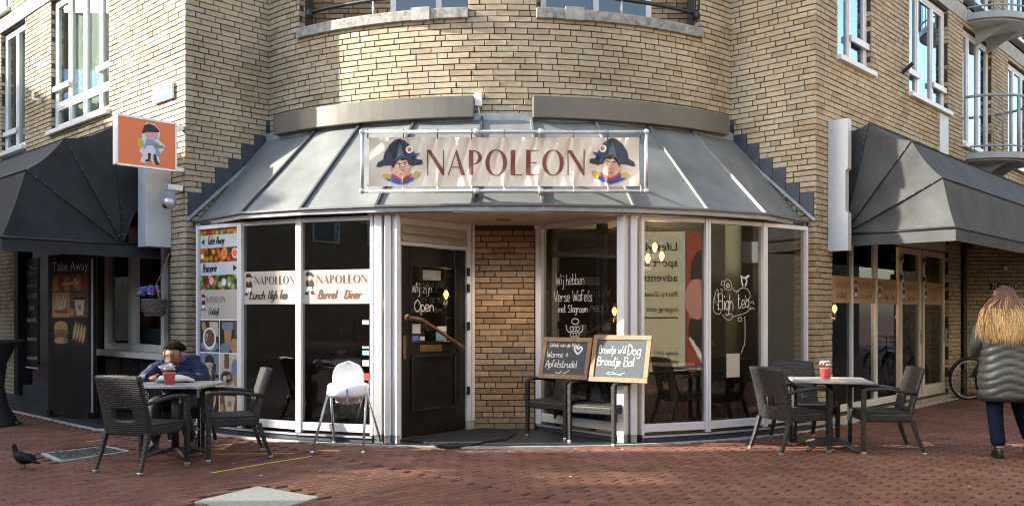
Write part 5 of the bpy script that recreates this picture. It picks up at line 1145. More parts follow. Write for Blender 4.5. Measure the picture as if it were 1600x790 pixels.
pot((-3.40, 8.72, .753), 'small red pot with white flowers on the seated man\'s table', ['petal_white'], 1); pot((3.37, 9.44, .753), 'small pink-red pot with pale pink flowers on the empty table', ['petal_pink', 'petal_white'], 1)
m_ = MB(); rr = random.Random(5); rings = []
for k, (w, h, y) in enumerate(((.03, .02, -.15), (.10, .07, -.12), (.115, .085, -.04), (.11, .08, .05), (.09, .06, .12), (.04, .03, .17))):
    rings.append([Vector((y*1.15, math.cos(q*PI/5)*w*.8*rr.uniform(.7, 1.2), .002+h*.45+math.sin(q*PI/5)*h*.45*rr.uniform(.75, 1.25))) for q in range(10)])
tag(m_.loft(rings).build('paper_bag', M['paper'], None, (-3.44, 8.95, .755), R_(5)), 'crumpled white paper bag lying before the seated man', 'paper bag')
# high chair
a = [ground(487.5, 708), ground(567, 708), ground(596, 693.5), ground(522, 692)]
HC = thing('high_chair', 'white plastic high chair on four splayed metal legs in front of the left window', 'high chair', (sum(a, Vector())/4), R_(8)); ctr = HC.location.copy(); iv = Matrix.Rotation(-R_(8), 3, 'Z')
tops = [(-.20, -.17, .60), (.20, -.17, .60), (.19, .15, .60), (-.19, .15, .60)]
for p, q in zip(a, tops):
    l_ = iv @ (p-ctr); l_.z = .012; m2 = MB().tube([l_, q], [.0135, .0135], 10).build('leg', M['alu_leg'], HC); MB().sphere((l_.x, l_.y, .016), .02, .02, .016, 10, 6).build('foot_cap', M['plastic_white'], m2)
def sup(cx, cy, a, b, z, n=28, e=3.2):
    out = []
    for k in range(n):
        t = 2*PI*k/n; c, s = math.cos(t), math.sin(t); out.append(Vector((cx+a*math.copysign(abs(c)**(2/e), c), cy+b*math.copysign(abs(s)**(2/e), s), z)))
    return out
sh = MB(); sh.loft([sup(0, 0, .215, .19, .56), sup(0, 0, .225, .20, .60), sup(0, 0, .215, .19, .685), sup(0, -.0, .20, .175, .70), sup(0, .01, .165, .14, .695), sup(0, .02, .15, .12, .60), sup(0, .02, .13, .10, .50), sup(0, .03, .10, .08, .485)], cap=True); sh.build('seat_shell', M['plastic_white'], HC)
bk = MB(); vs = []; nn = 18
for i in range(nn+1):
    f = i/nn*2-1
    for k in range(9):
        h = k/8; wd = .165*math.sqrt(max(.0, 1-(max(0, h-.35)/.65)**2.4)) if h > .35 else .165; vs.append((f*wd, .135+.035*h-.07*f*f*(1-.6*h), .66+.27*h))
bo = bk.add(vs, [(i*9+k, (i+1)*9+k, (i+1)*9+k+1, i*9+k+1) for i in range(nn) for k in range(8)], sm=True).build('backrest', M['plastic_white'], HC); q = bo.modifiers.new('solid', 'SOLIDIFY'); q.thickness = .018; q.offset = 0
MB().box(-.012, .012, -.206, -.200, .52, .66).build('crotch_strap', M['grey_blue_steel'], HC); MB().tube([(-.10, -.13, .50), (0, -.18, .47), (.12, -.12, .49)], .009, 6).build('belt', M['plastic_black'], HC)
# chalkboards standing on the chair arms
def chalkboard(label, p0, p1, h, lean, lines, seed):
    d = Vector(p1)-Vector(p0); w = d.length; rz = math.atan2(d.y, d.x)
    t = bpy.data.objects.new('chalkboard', None); COL.objects.link(t); t.location = p0; t.rotation_euler = (R_(-lean), 0, rz); t.rotation_mode = 'XYZ'; tag(t, label, 'chalkboard', 'chalkboards on the chairs')
    fw = .055
    for (a, b, c, e) in ((0, w, 0, fw), (0, w, h-fw, h), (0, fw, fw, h-fw), (w-fw, w, fw, h-fw)): MB().box(a+.001, b-.001, 0, .028, c, e).build('frame_rail', M['pine'], t, bevel=.004)
    MB().box(fw, w-fw, .012, .024, fw, h-fw).build('slate_panel', M['blackboard'], t)
    n = MB(); rr = random.Random(seed)
    for (s, x, z, hh, ww, wd) in lines: stroke_text(n, s, x, z, hh, wd, .0105, .05, rng=rr, width=ww)
    if seed == 1:
        ribbon(n, smooth_line([(w-.17, h-.20), (w-.22, h-.14), (w-.20, h-.11), (w-.17, h-.14), (w-.14, h-.11), (w-.12, h-.14), (w-.17, h-.20)]), .022, .0105)
        ribbon(n, ell(.34, h-.21, .012, .02, 8), .006, .0105); ribbon(n, smooth_line([(.22, .08), (.27, .07), (.30, .10)]), .009, .0105); ribbon(n, smooth_line([(.32, .07), (.36, .08), (.40, .11)]), .009, .0105)
    else: ribbon(n, smooth_line([(.20, .10), (.27, .115), (.34, .09), (.42, .11)]), .006, .0105); ribbon(n, smooth_line([(.22, .085), (.30, .095), (.38, .08)]), .005, .0105)
    n.build('chalk_lettering', M['chalk'], t); return t
def at(px, py, d): return Vector(((px-800)/F_PX*d, d, EYE-(py-HOR)/F_PX*d))
p0, p1 = at(840, 592, 10.36), at(917, 594, 10.02); p1.z = p0.z = .697
chalkboard('wood framed chalkboard reading apple strudel, left of the two, propped on chair arms', p0, p1, .50, 17, [('Gebak van de Week', .10, .385, .05, .40, .0055), ('Warme', .075, .255, .075, .22, .007), ('Apfelstrudel', .075, .14, .085, .42, .0085)], 1)
p0, p1 = at(919, 595, 9.86), at(1011, 598, 9.52); p1.z = p0.z = .697
chalkboard('wood framed chalkboard listing sandwiches, right of the two, propped on chair arms', p0, p1, .54, 17, [('Broodje v/d', .085, .33, .085, .32, .007), ('Dog', .43, .32, .115, .16, .009), ('Broodje', .08, .19, .095, .28, .009), ('Bal', .40, .19, .105, .13, .009)], 2)
# ---------------------------------------------------------------- people
def skinned(name, joints, edges, material, parent, sub=2, root=0):
    me = bpy.data.meshes.new(name); names = list(joints); ix = {k: i for i, k in enumerate(names)}
    me.from_pydata([joints[k][0] for k in names], [(ix[a], ix[b]) for a, b in edges], []); me.materials.append(material)
    o = link(name, me, parent); sk = o.modifiers.new('skin', 'SKIN'); sk.use_smooth_shade = True
    for i, k in enumerate(names):
        r = joints[k][1]; v = me.skin_vertices[0].data[i]; v.radius = r if isinstance(r, tuple) else (r, r); v.use_root = (i == root)
    ss = o.modifiers.new('subdivision', 'SUBSURF'); ss.levels = sub; ss.render_levels = sub
    return o
def chain(*ks): return [(ks[i], ks[i+1]) for i in range(len(ks)-1)]
def ring(c, a, b, n=20, tilt=0.0, e=2.4):
    out = []
    for k in range(n):
        t = 2*PI*k/n; x, y = math.cos(t), math.sin(t); x = math.copysign(abs(x)**(2/e), x); y = math.copysign(abs(y)**(2/e), y); out.append(Vector((c[0]+a*x, c[1]+b*y, c[2]+tilt*b*y)))
    return out
MAN = thing('person', 'man in a dark blue hooded jacket bent over the table, black hair, seated', 'person', (-3.60, 9.52, 0))
J = dict(pel=((0,.10,.54), (.14,.11)), sp=((0,.06,.70), (.14,.10)), ch=((0,-.02,.84), (.16,.10)), nk=((0,-.085,.93), .05), ch_=((0,-.15,.955), (.070,.062)), fc=((0,-.19,1.01), (.088,.090)), cr=((0,-.155,1.085), (.088,.094)),
 ls=((-.19,-.03,.86), .055), le=((-.31,-.20,.70), .042), lw=((-.15,-.43,.785), .028), lh=((-.08,-.49,.79), (.034,.018)), rs=((.19,-.03,.86), .055), re=((.31,-.20,.70), .042), rw=((.15,-.43,.785), .028), rh=((.08,-.49,.79), (.034,.018)),
 lt=((-.10,.02,.50), .09), lk=((-.13,-.36,.50), .065), la=((-.14,-.30,.09), .045), lf=((-.15,-.42,.05), .035), rt=((.10,.02,.50), .09), rk=((.15,-.36,.50), .065), ra=((.20,-.20,.09), .045), rf=((.22,-.32,.05), .035))
E_ = chain('pel','sp','ch','nk','ch_','fc','cr')+chain('ch','ls','le','lw','lh')+chain('ch','rs','re','rw','rh')+chain('pel','lt','lk','la','lf')+chain('pel','rt','rk','ra','rf')
for s, h in ((-1, 'lh'), (1, 'rh')):
    for k in range(4): J[f'{h}f{k}'] = ((s*(.045-.006*k), -.535-.004*k, .80-.013*k), .0085); J[f'{h}g{k}'] = ((s*(.012), -.555+.002*k, .795-.013*k), .0075); E_ += chain(h, f'{h}f{k}', f'{h}g{k}')
    J[f'{h}t'] = ((s*.05, -.49, .825), .009); J[f'{h}u'] = ((s*.02, -.515, .832), .008); E_ += chain(h, f'{h}t', f'{h}u')
body = skinned('body', J, E_, M['skin_man'], MAN)
def face(par, c, mskin, sc=1.0, pitch=0.0):
    Mx = Matrix.Translation(c) @ Matrix.Rotation(pitch, 4, 'X')
    def P(x, y, z): return Mx @ Vector((x*sc, y*sc, z*sc))
    m_ = MB(); m_.loft([[P(a*.012, -.078-.0*a, .015), P(a*.012+.004, -.076, .015), P(.0, -.082, .02)] for a in (-1, 0, 1)], cap=False); 
    n = MB(); n.add([P(-.009, -.074, .02), P(.009, -.074, .02), P(.016, -.078, -.022), P(-.016, -.078, -.022), P(0, -.104, -.018), P(0, -.084, .02)], ((0,3,4,5),(5,4,2,1),(3,2,4)), sm=False); n.build('nose', mskin, par)
    for s in (-1, 1):
        MB().sphere(P(s*.029, -.072, .02), .010*sc, .007*sc, .005*sc, 8, 6).build('eye', M['ink_black'], par); MB().bar(P(s*.014, -.081, .036), P(s*.046, -.073, .037), .007, .005).build('eyebrow', M['hair_black'], par)
        MB().sphere(P(s*.077, .005, .0), .012*sc, .02*sc, .032*sc, 8, 6).build('ear', mskin, par)
    MB().bar(P(-.022, -.078, -.045), P(.022, -.078, -.045), .008, .007).build('mouth', M['poster_pink'], par)
face(MAN, Vector((0, -.182, 1.015)), M['skin_man'], 1.2, R_(22))
# jacket: torso loft and sleeves, with a collar and hood
jk = MB(); prof = [(.50,.16,.205,.155),(.58,.12,.215,.16),(.66,.08,.225,.165),(.74,.04,.235,.16),(.80,.01,.245,.155),(.86,-.02,.235,.14),(.90,-.04,.19,.12),(.935,-.06,.12,.10)]
rings = []
for i, (z, y, a, b) in enumerate(prof):
    rings.append(ring((0, y, z), a, b, 22)); 
    if i < len(prof)-2: z2, y2, a2, b2 = prof[i+1]; rings.append(ring((0, (y+y2)/2, (z+z2)/2+.012), (a+a2)/2+.014, (b+b2)/2+.014, 22))
jk.loft(rings)
def sleeve(mb, pts, rad, puffs=3):
    P = []; Rr = []
    for i in range(len(pts)-1):
        for k in range(6):
            f = k/6; P.append(Vector(pts[i])*(1-f)+Vector(pts[i+1])*f); Rr.append((rad[i]*(1-f)+rad[i+1]*f)*(1+.05*math.sin((i*6+k)*puffs*.7)))
    P.append(Vector(pts[-1])); Rr.append(rad[-1]); P2 = [sum((P[max(0, min(len(P)-1, i+d))] for d in (-2,-1,0,1,2)), Vector())/5 for i in range(len(P))]; mb.tube(P2, Rr, 12)
for s in (-1, 1): sleeve(jk, [(s*.14, -.02, .885), (s*.225, -.05, .85), (s*.335, -.20, .715), (s*.20, -.39, .79), (s*.135, -.455, .79)], [.075, .092, .078, .066, .05])
jk.build('jacket', M['jacket_blue'], MAN)
hd = MB(); hd.loft([ring((0, .03, .88), .18, .13, 18), ring((.01, .05, .93), .19, .135, 18), ring((.02, .06, .985), .175, .11, 18), ring((.02, .05, 1.01), .12, .06, 18)]); hd.build('hood', M['jacket_blue'], MAN)
MB().loft([ring((0, -.115, .80), .065, .055, 14), ring((0, -.135, .89), .06, .05, 14), ring((0, -.12, .945), .062, .055, 14)]).build('shirt', M['ink_black'], MAN)
hr = MB(); rr = random.Random(3); hc = Vector((0, -.148, 1.085)); hr.sphere((0, -.128, 1.082), .095, .098, .080, 18, 12)
for k in range(520):
    a = rr.uniform(0, 2*PI); el = rr.uniform(.15, 1.45); d = Vector((math.cos(a)*math.cos(el), math.sin(a)*math.cos(el), math.sin(el)))
    if d.z < .30 and d.y < -.35: continue
    p = hc+Vector((d.x*.095, d.y*.100+.016, d.z*.080-.002)); dn = Vector((d.x*.5+rr.uniform(-.35, .35), d.y*.6-.35+rr.uniform(-.3, .3), -.6-.6*rr.random())).normalized(); hr.tube([p-d*.012, p+dn*.02+d*.004, p+dn*.05-d*rr.uniform(.0, .010)], [.007, .006, .0015], 4)
hr.build('hair', M['hair_black'], MAN)
skinned('trousers', dict(p=((0,.10,.52), (.165,.13)), lt=((-.10,0,.50), .10), lk=((-.13,-.37,.52), .082), lm=((-.14,-.34,.28), .072), la=((-.14,-.31,.12), .064), rt=((.10,0,.50), .10), rk=((.15,-.37,.52), .082), rm=((.18,-.28,.28), .072), ra=((.20,-.21,.12), .064)), chain('p','lt','lk','lm','la')+chain('p','rt','rk','rm','ra'), M['trousers_black'], MAN)
for (x, y, r) in ((-.145, -.36, -.1), (.215, -.26, .15)):
    MB().loft([[Vector((x+math.cos(2*PI*k/12)*w, y+o+math.sin(2*PI*k/12)*l, z)) for k in range(12)] for z, w, l, o in ((0, .048, .135, -.02), (.03, .05, .14, -.02), (.06, .046, .11, .0), (.10, .045, .06, .05), (.14, .05, .055, .055))]).build('shoe', M['shoe'], MAN)
# walking woman
WOM = thing('person', 'woman with long blonde hair in a grey quilted jacket walking away at the right edge', 'person', (5.03, 8.95, 0), R_(-10))
J = dict(pel=((0,0,.92), (.14,.10)), sp=((0,.01,1.10), (.12,.09)), ch=((0,.0,1.30), (.16,.10)), nk=((0,.02,1.45), .05), fc=((0,.05,1.56), (.07,.075)), cr=((0,.03,1.645), (.075,.085)),
 ls=((-.18,0,1.38), .05), le=((-.24,.04,1.12), .04), lw=((-.20,.24,1.02), .03), lh=((-.18,.31,1.03), (.04,.02)), rs=((.18,0,1.38), .05), re=((.25,.0,1.12), .04), rw=((.24,.20,.98), .03), rh=((.23,.27,.98), (.04,.02)),
 lt=((-.09,0,.86), .085), lk=((-.11,-.02,.48), .06), la=((-.10,-.12,.10), .042), lf=((-.10,-.02,.04), .032), rt=((.09,0,.86), .085), rk=((.20,.20,.50), .06), ra=((.30,.16,.11), .042), rf=((.31,.28,.05), .032))
E_ = chain('pel','sp','ch','nk','fc','cr')+chain('ch','ls','le','lw','lh')+chain('ch','rs','re','rw','rh')+chain('pel','lt','lk','la','lf')+chain('pel','rt','rk','ra','rf')
for s, h in ((-1, 'lh'), (1, 'rh')):
    hx, hy, hz = J[h][0]
    for k in range(4): J[f'{h}f{k}'] = ((hx-s*.01, hy+.06, hz+.02-.016*k), .0085); J[f'{h}g{k}'] = ((hx-s*.03, hy+.075, hz-.0-.014*k), .0075); E_ += chain(h, f'{h}f{k}', f'{h}g{k}')
    J[f'{h}t'] = ((hx-s*.03, hy+.01, hz+.03), .009); J[f'{h}u'] = ((hx-s*.045, hy+.04, hz+.025), .008); E_ += chain(h, f'{h}t', f'{h}u')
skinned('body', J, E_, M['skin'], WOM)
jk = MB(); rings = []; zs = np.linspace(.60, 1.43, 90)
for z in zs:
    h = (z-.60)/.83; a = np.interp(h, [0,.25,.5,.75,.92,1], [.245,.255,.235,.235,.20,.10]); b = np.interp(h, [0,.25,.5,.75,.92,1], [.19,.20,.17,.165,.13,.085])
    n = 44
    R0 = ring((0, 0, z), float(a), float(b), n); row = []
    for p in R0:
        q = abs(math.sin(PI*(z+.30*abs(p.x)+.012*math.sin(23*p.x)-.60)/.082))**.5; k_ = math.sin(p.x*31+z*19)*.006+math.sin(p.x*53-z*41)*.004; row.append(Vector((p.x*(1+.06*(q-.6)+k_), p.y*(1+.10*(q-.6)+k_*1.5), z)))
    rings.append(row)
jk.loft(rings)
sleeve(jk, [(-.13, 0, 1.37), (-.215, 0, 1.33), (-.27, .03, 1.12), (-.22, .21, 1.03)], [.07, .085, .072, .052], 6); sleeve(jk, [(.13, 0, 1.37), (.215, 0, 1.33), (.28, .0, 1.12), (.255, .16, 1.0)], [.07, .085, .072, .052], 6)
jk.build('jacket', M['puffer'], WOM)
MB().loft([ring((0, 0, .565), .245, .195, 28), ring((0, 0, .60), .265, .212, 28), ring((0, 0, .625), .262, .210, 28)]).build('jacket_hem', M['hood_black'], WOM)
MB().loft([ring((0, -.06, 1.28), .21, .13, 20), ring((0, -.05, 1.38), .20, .13, 20), ring((0, -.02, 1.45), .13, .10, 20)]).build('hood', M['hood_black'], WOM)
skinned('trousers', dict(p=((0,0,.84), (.13,.10)), lt=((-.10,0,.76), .105), lk=((-.115,-.02,.48), .082), lm=((-.11,-.07,.28), .074), la=((-.105,-.11,.10), .074), rt=((.10,.02,.76), .105), rk=((.20,.20,.50), .080), rm=((.25,.19,.30), .072), ra=((.30,.16,.13), .072)), chain('p','lt','lk','lm','la')+chain('p','rt','rk','rm','ra'), M['jeans'], WOM)
for (x, y, dz) in ((-.105, -.06, 0), (.305, .22, .02)):
    MB().loft([[Vector((x+math.cos(2*PI*k/14)*w, y+o+math.sin(2*PI*k/14)*l, z+dz)) for k in range(14)] for z, w, l, o in ((0, .042, .12, .0), (.03, .046, .125, .0), (.06, .043, .10, -.02), (.085, .04, .07, -.045), (.11, .036, .05, -.055))]).build('shoe', M['shoe'], WOM)
    MB().box(x-.03, x+.03, y-.118, y-.065, dz, dz+.03).build('heel', M['shoe'], WOM)
hm = MB(); rr = random.Random(12); hc = Vector((0, .03, 1.635))
hm.sphere((0, .03, 1.632), .096, .104, .096, 18, 12); hm.r = [0.12]*len(hm.f)
for k in range(1150):
    a = rr.uniform(PI*.86, PI*2.14); el = rr.uniform(.05, 1.55); d = Vector((math.cos(a)*math.cos(el), math.sin(a)*math.cos(el), math.sin(el)))
    p0 = hc+Vector((d.x*.10, d.y*.108, d.z*.10)); side = d.x; lay_ = rr.uniform(0, 1); wv = rr.uniform(0, 6.28); ln = rr.uniform(1.13, 1.22)+.03*abs(side)+.02*math.sin(side*17)
    wx = side*(.135+.05*lay_)+rr.uniform(-.03, .03)+math.copysign(.03, side)*abs(side)
    ex = max(.55, math.cos(el)); pts = [p0, hc+Vector((d.x/ex*.092*min(1, .5+ex)+.0, math.sin(a)*.115-.012, .05*(1-ex)-.01)), Vector((wx*1.25, -.115-.03*lay_*(1-abs(side)), 1.50)), Vector((wx*1.42+rr.uniform(-.015, .015), -.165-.03*lay_+.06*abs(side), 1.36)), Vector((wx*1.45+rr.uniform(-.03, .03), -.18-.02*lay_+.07*abs(side), ln))]
    P = []
    for i in range(4):
        q0, q1, q2, q3 = pts[max(0, i-1)], pts[i], pts[i+1], pts[min(4, i+2)]
        for m in range(4):
            t = m/4; P.append(.5*((2*q1)+(q2-q0)*t+(2*q0-5*q1+4*q2-q3)*t*t+(3*q1-q0-3*q2+q3)*t**3))
    P.append(pts[-1])
    for i, v in enumerate(P): v.x += .010*math.sin(wv+i*.75)*min(1, i/6); v.y += .006*math.cos(wv*1.7+i*.9)*min(1, i/6)
    th = rr.uniform(.0028, .0062); nb = len(hm.f)
    hm.tube(P, [th*(.8 if i < 2 else 1.0 if i < 13 else 1-.22*(i-12)) for i in range(len(P))], 4)
    tone = rr.uniform(-.14, .16)
    for i in range(nb, len(hm.f)):
        row = min(16, (i-nb)//4); zz = P[min(row, len(P)-1)].z; hm.r[i] = min(1, max(0, (1.70-zz)*2.1+tone*1.3))
hm.build('hair', M['hair_blonde'], WOM)
BG = thing('shoulder_bag', 'dark shoulder bag with a silver strap at the walking woman\'s right side', 'bag', (5.34, 8.80, .78), R_(-60))
MB().box(-.15, .15, -.05, .05, 0, .24).build('pouch', M['hood_black'], BG, bevel=.025, seg=3); MB().tube([(-.14, 0, .20), (-.12, .0, .40), (-.05, .0, .62)], .010, 6).build('strap', M['steel'], BG); MB().tube([(.14, 0, .20), (.10, 0, .42), (-.05, .0, .62)], .010, 6).build('strap', M['steel'], BG)
# pigeon
p = ground(37, 733); PG = thing('pigeon', 'dark pigeon standing on the brick paving at the far left', 'pigeon', p, R_(-14))
sc = .9; rings = []
for (x, z, w, h) in ((-.115, .155, .012, .012), (-.10, .152, .034, .035), (-.065, .135, .052, .055), (-.015, .118, .060, .062), (.04, .108, .052, .048), (.085, .097, .036, .026), (.13, .088, .026, .012), (.19, .074, .026, .006)):
    rings.append([Vector((x*sc, math.cos(2*PI*k/14)*w*sc, (z+math.sin(2*PI*k/14)*h)*sc)) for k in range(14)])
bd = MB(); bd.loft(rings); nk = []
for (x, z, w) in ((-.075, .15, .042), (-.10, .185, .032), (-.108, .212, .025), (-.112, .228, .026), (-.118, .246, .025), (-.12, .264, .012)): nk.append([Vector((x*sc+math.cos(2*PI*k/12)*w*sc, math.sin(2*PI*k/12)*w*.85*sc, z*sc)) for k in range(12)])
bd.loft(nk); bd.build('body', M['pigeon'], PG)
MB().lathe([(.008, 0), (.005, .014), (.001, .026)], 8, M=Matrix.Translation((-.142*sc, 0, .24*sc)) @ Matrix.Rotation(R_(-105), 4, 'Y')).build('beak', M['plastic_black'], PG)
for s in (-1, 1):
    MB().sphere((-.126*sc, s*.021*sc, .247*sc), .005, .004, .005, 8, 6).build('eye', M['orange_sign'], PG)
    MB().sphere((.02*sc, s*.05*sc, .122*sc), .095*sc, .016*sc, .042*sc, 12, 8, Matrix.Rotation(R_(10), 3, 'Y')).build('wing', M['pigeon'], PG)
    lg = MB().tube([(-.005*sc, s*.02*sc, .07*sc), (-.004*sc, s*.02*sc, .012)], .005, 6)
    for a in (-.5, 0, .5): lg.tube([(-.004*sc, s*.02*sc, .012), (-.035*sc, s*.02*sc+a*.03, .003)], .003, 5)
    lg.build('leg', M['pigeon_leg'], PG)
# ---------------------------------------------------------------- bicycle
def bicycle(loc, rz, label, lean=6):
    t = bpy.data.objects.new('bicycle', None); COL.objects.link(t); t.location = loc; t.rotation_euler = (R_(lean), 0, rz); tag(t, label, 'bicycle')
    r = .345
    for x in (0, 1.06):
        w = MB().tube([(x+r*math.cos(2*PI*k/32), 0, r+.0+r*math.sin(2*PI*k/32)) for k in range(32)], .021, 8, closed=True).build('wheel', M['tyre'], t)
        MB().tube([(x+(r-.028)*math.cos(2*PI*k/32), 0, r+(r-.028)*math.sin(2*PI*k/32)) for k in range(32)], .010, 6, closed=True).build('rim', M['galv'], w)
        sp = MB()
        for k in range(16): a = 2*PI*k/16; sp.tube([(x, .02*(-1)**k, r), (x+(r-.03)*math.cos(a), 0, r+(r-.03)*math.sin(a))], .0022, 4)
        tag(sp.build('spokes', M['steel'], w), kind='stuff'); MB().lathe([(.025, -.04), (.025, .04)], 10, M=Matrix.Translation((x, 0, r)) @ Matrix.Rotation(R_(90), 4, 'X')).build('hub', M['galv'], w)
        fn = MB(); pts = [(x+(r+.035)*math.cos(a), 0, r+(r+.035)*math.sin(a)) for a in np.linspace(.15*PI, .95*PI, 16)]; fn.tube(pts, .028, 6, flat=.3); fn.build('mudguard', M['bike_black'], t)
    fr = MB(); bb = (.62, 0, .29); st = (.72, 0, .80); ht = (.22, 0, .86); hb = (.17, 0, .70)
    for a, b in ((bb, st), (bb, hb), ((.70, 0, .70), ht), (ht, hb), (bb, (1.06, 0, r)), ((.70, 0, .72), (1.06, 0, r)), (hb, (0, 0, r))): fr.tube([a, b], .016, 8)
    fr.build('frame', M['bike_black'], t)
    MB().tube([(.22, 0, .86), (.235, 0, 1.02), (.24, -.10, 1.05), (.36, -.26, 1.03)], .012, 8).tube([(.235, 0, 1.02), (.24, .10, 1.05), (.36, .26, 1.03)], .012, 8).build('handlebar', M['galv'], t)
    MB().loft([ring((.60, 0, .93), .02, .015, 10), ring((.62, 0, .945), .08, .03, 10), ring((.78, 0, .95), .10, .08, 10), ring((.80, 0, .925), .08, .07, 10)]).build('saddle', M['bike_black'], t); MB().tube([st, (.74, 0, .93)], .013, 6).build('seat_post', M['galv'], t)
    MB().lathe([(.09, -.006), (.09, .006)], 18, M=Matrix.Translation((.62, -.05, .29)) @ Matrix.Rotation(R_(90), 4, 'X')).build('chain_wheel', M['galv'], t); MB().box(.78, 1.30, -.06, .06, .74, .76).build('carrier', M['bike_black'], t)
    MB().tube([(.62, -.07, .29), (.68, -.09, .13)], .010, 6).tube([(.62, .07, .29), (.56, .09, .45)], .010, 6).build('crank', M['galv'], t)
nr = Vector((.728, -.686, 0))
bicycle((7.77, 14.95, 0), R_(4), 'black city bicycle leaning by the brick pier behind the walking woman', 5)
bicycle((7.99, 14.5, 0), R_(8), 'second black bicycle half hidden behind the woman\'s jacket', -4)
# ---------------------------------------------------------------- balconies on the right wing
def balcony(u, z, label, width=1.9):
    t = thing('balcony', label, 'balcony', CR+DR*u+Vector((0,0,z)), TB); n = 18; hw = width/2; dp = .85
    out = [(hw*math.cos(PI+PI*i/n), .0+dp*math.sin(PI+PI*i/n)) for i in range(n+1)]
    MB().prism([(-hw, -.003)]+out[1:-1]+[(hw, -.003)], 0, .12).build('floor', M['grey_blue_steel'], t, bevel=.01)
    MB().prism([(p[0]*.9, p[1]*.9-.002) for p in out], -.02, -.001).build('underside', M['board_white'], t)
    for zz, r in ((1.12, .026), (.22, .018)): MB().tube([(p[0], p[1], zz) for p in out], r, 8).build('rail', M['grey_blue_steel'], t)
    for i in range(1, n): MB().tube([(out[i][0], out[i][1], .12), (out[i][0], out[i][1], 1.12)], .008 if i % 6 else .028, 6).build('baluster' if i % 6 else 'post', M['grey_blue_steel'], t)
    for x in (-.35, .35): MB().add([(x-.03, 0, -.32), (x-.03, -.55, -.02), (x-.03, 0, -.02), (x+.03, 0, -.32), (x+.03, -.55, -.02), (x+.03, 0, -.02)], ((0,1,2),(3,5,4),(0,3,4,1),(0,2,5,3))).build('bracket', M['grey_blue_steel'], t)
balcony(7.15, 4.22, 'half-round grey steel balcony in front of the right wing, lower of the two'); balcony(7.15, 6.72, 'half-round grey steel balcony at the top right, upper of the two')
# ---------------------------------------------------------------- inside the cafe
def lamp(x, y, z, label, watt=4.5):
    t = thing('pendant_lamp', label, 'lamp', (x, y, z), 0, 'glowing pendant bulbs in the cafe'); MB().lathe([(.010, .0), (.028, .03), (.04, .07), (.02, .11), (.014, .13)], 12).build('bulb', M['bulb'], t); MB().tube([(0, 0, .13), (0, 0, 2.57-z)], .006, 5).build('cord', M['plastic_black'], t); MB().lathe([(.02, .12), (.022, .18)], 10).build('socket', M['brass'], t)
    l = bpy.data.lights.new('bulb_light', 'POINT'); l.energy = watt; l.color = (1, .66, .34); l.shadow_soft_size = .04; b = bpy.data.objects.new('bulb_light', l); COL.objects.link(b); b.parent = t; b.location = (0, 0, -.06)
for i, (px, py, d) in enumerate(((1012, 404, 11.2), (1023, 386, 11.6), (1034, 400, 11.9), (697, 460, 12.4), (960, 486, 12.8), (1010, 478, 13.4), (1304, 482, 13.0))):
    p = at(px, py, d); lamp(p.x, p.y, p.z-.06, ('warm glowing bulb behind the right cafe window, lowest of three', 'warm glowing bulb behind the right cafe window, highest of three', 'warm glowing bulb behind the right cafe window, rightmost of three', 'warm glowing bulb seen through the glass of the black door', 'warm glowing bulb between the recess window and white post', 'faint warm bulb low behind the right cafe window', 'small warm bulb inside the side windows by the brick corner')[i])
for i, (x, y, fx, fy) in enumerate(((1.75, 11.6, .8, .6), (2.5, 12.0, -1, -.2), (2.6, 11.4, .1, 1))): put(CH, x, y, fx, fy, .02, ('dark chair inside the cafe behind the window next to the white post', 'dark chair inside the cafe, farthest from the window', 'dark chair inside the cafe close to the glass with the chalk drawing')[i], 'chairs inside the cafe')
t3 = copy_tree(TB_); tag(t3, 'cafe table seen inside through the right window', None, 'tables inside the cafe'); t3.location = (2.15, 12.0, .02)
PF = thing('back_bar', 'dark shelf wall with bottles and pictures deep inside the cafe', 'shelf', (-1.6, 14.6, .02))
MB().box(-2.2, 2.2, .30, .36, 0, 2.5).build('back_panel', M['copper_wood'], PF)
for z in (1.0, 1.35, 1.7, 2.05): MB().box(-2.1, 2.1, .02, .30, z, z+.03).build('shelf', M['copper_wood'], PF)
rq = random.Random(44)
for z in (1.03, 1.38, 1.73, 2.08):
    for k in range(13):
        hh = rq.uniform(.16, .27); r = rq.uniform(.03, .045); MB().lathe([(r, 0), (r, hh*.62), (r*.35, hh*.78), (r*.35, hh)], 8, (-2.0+k*.32+rq.uniform(-.05, .05), .14, z)).build('bottle', M[rq.choice(['terracotta', 'print_green', 'brass', 'plastic_black', 'film_beige', 'hat_grey'])], PF)
for i, (x, y, z, w, h, mn) in enumerate(((1.3, 14.9, 1.35, .7, .9, 'film_beige_worn'), (2.4, 14.9, 1.45, .5, .7, 'print_cake'), (3.2, 14.9, 1.3, .5, .9, 'print_drink'))):
    t = thing('framed_picture', ('tan framed picture on the inner cafe wall, nearest the recess', 'small framed picture on the inner cafe wall, middle of three', 'tall framed picture on the inner cafe wall, farthest right')[i], 'picture', (x, y, z)); MB().box(-w/2, w/2, 0, .03, 0, h).build('frame', M['brass'], t); MB().box(-w/2+.05, w/2-.05, -.006, -.001, .05, h-.05).build('print', M[mn], t)
MB().box(.9, 3.95, .031, .13, 0, 2.55).build('partition', M['copper_wood'], PF, (1.6-.0, .27, 0)).location = (1.6-1.0+.0, .29, 0)
BC = thing('bar_counter', 'dark round-fronted bar counter with a silver panel seen through the left window', 'bar counter', (-2.12, 11.28, .02), R_(12))
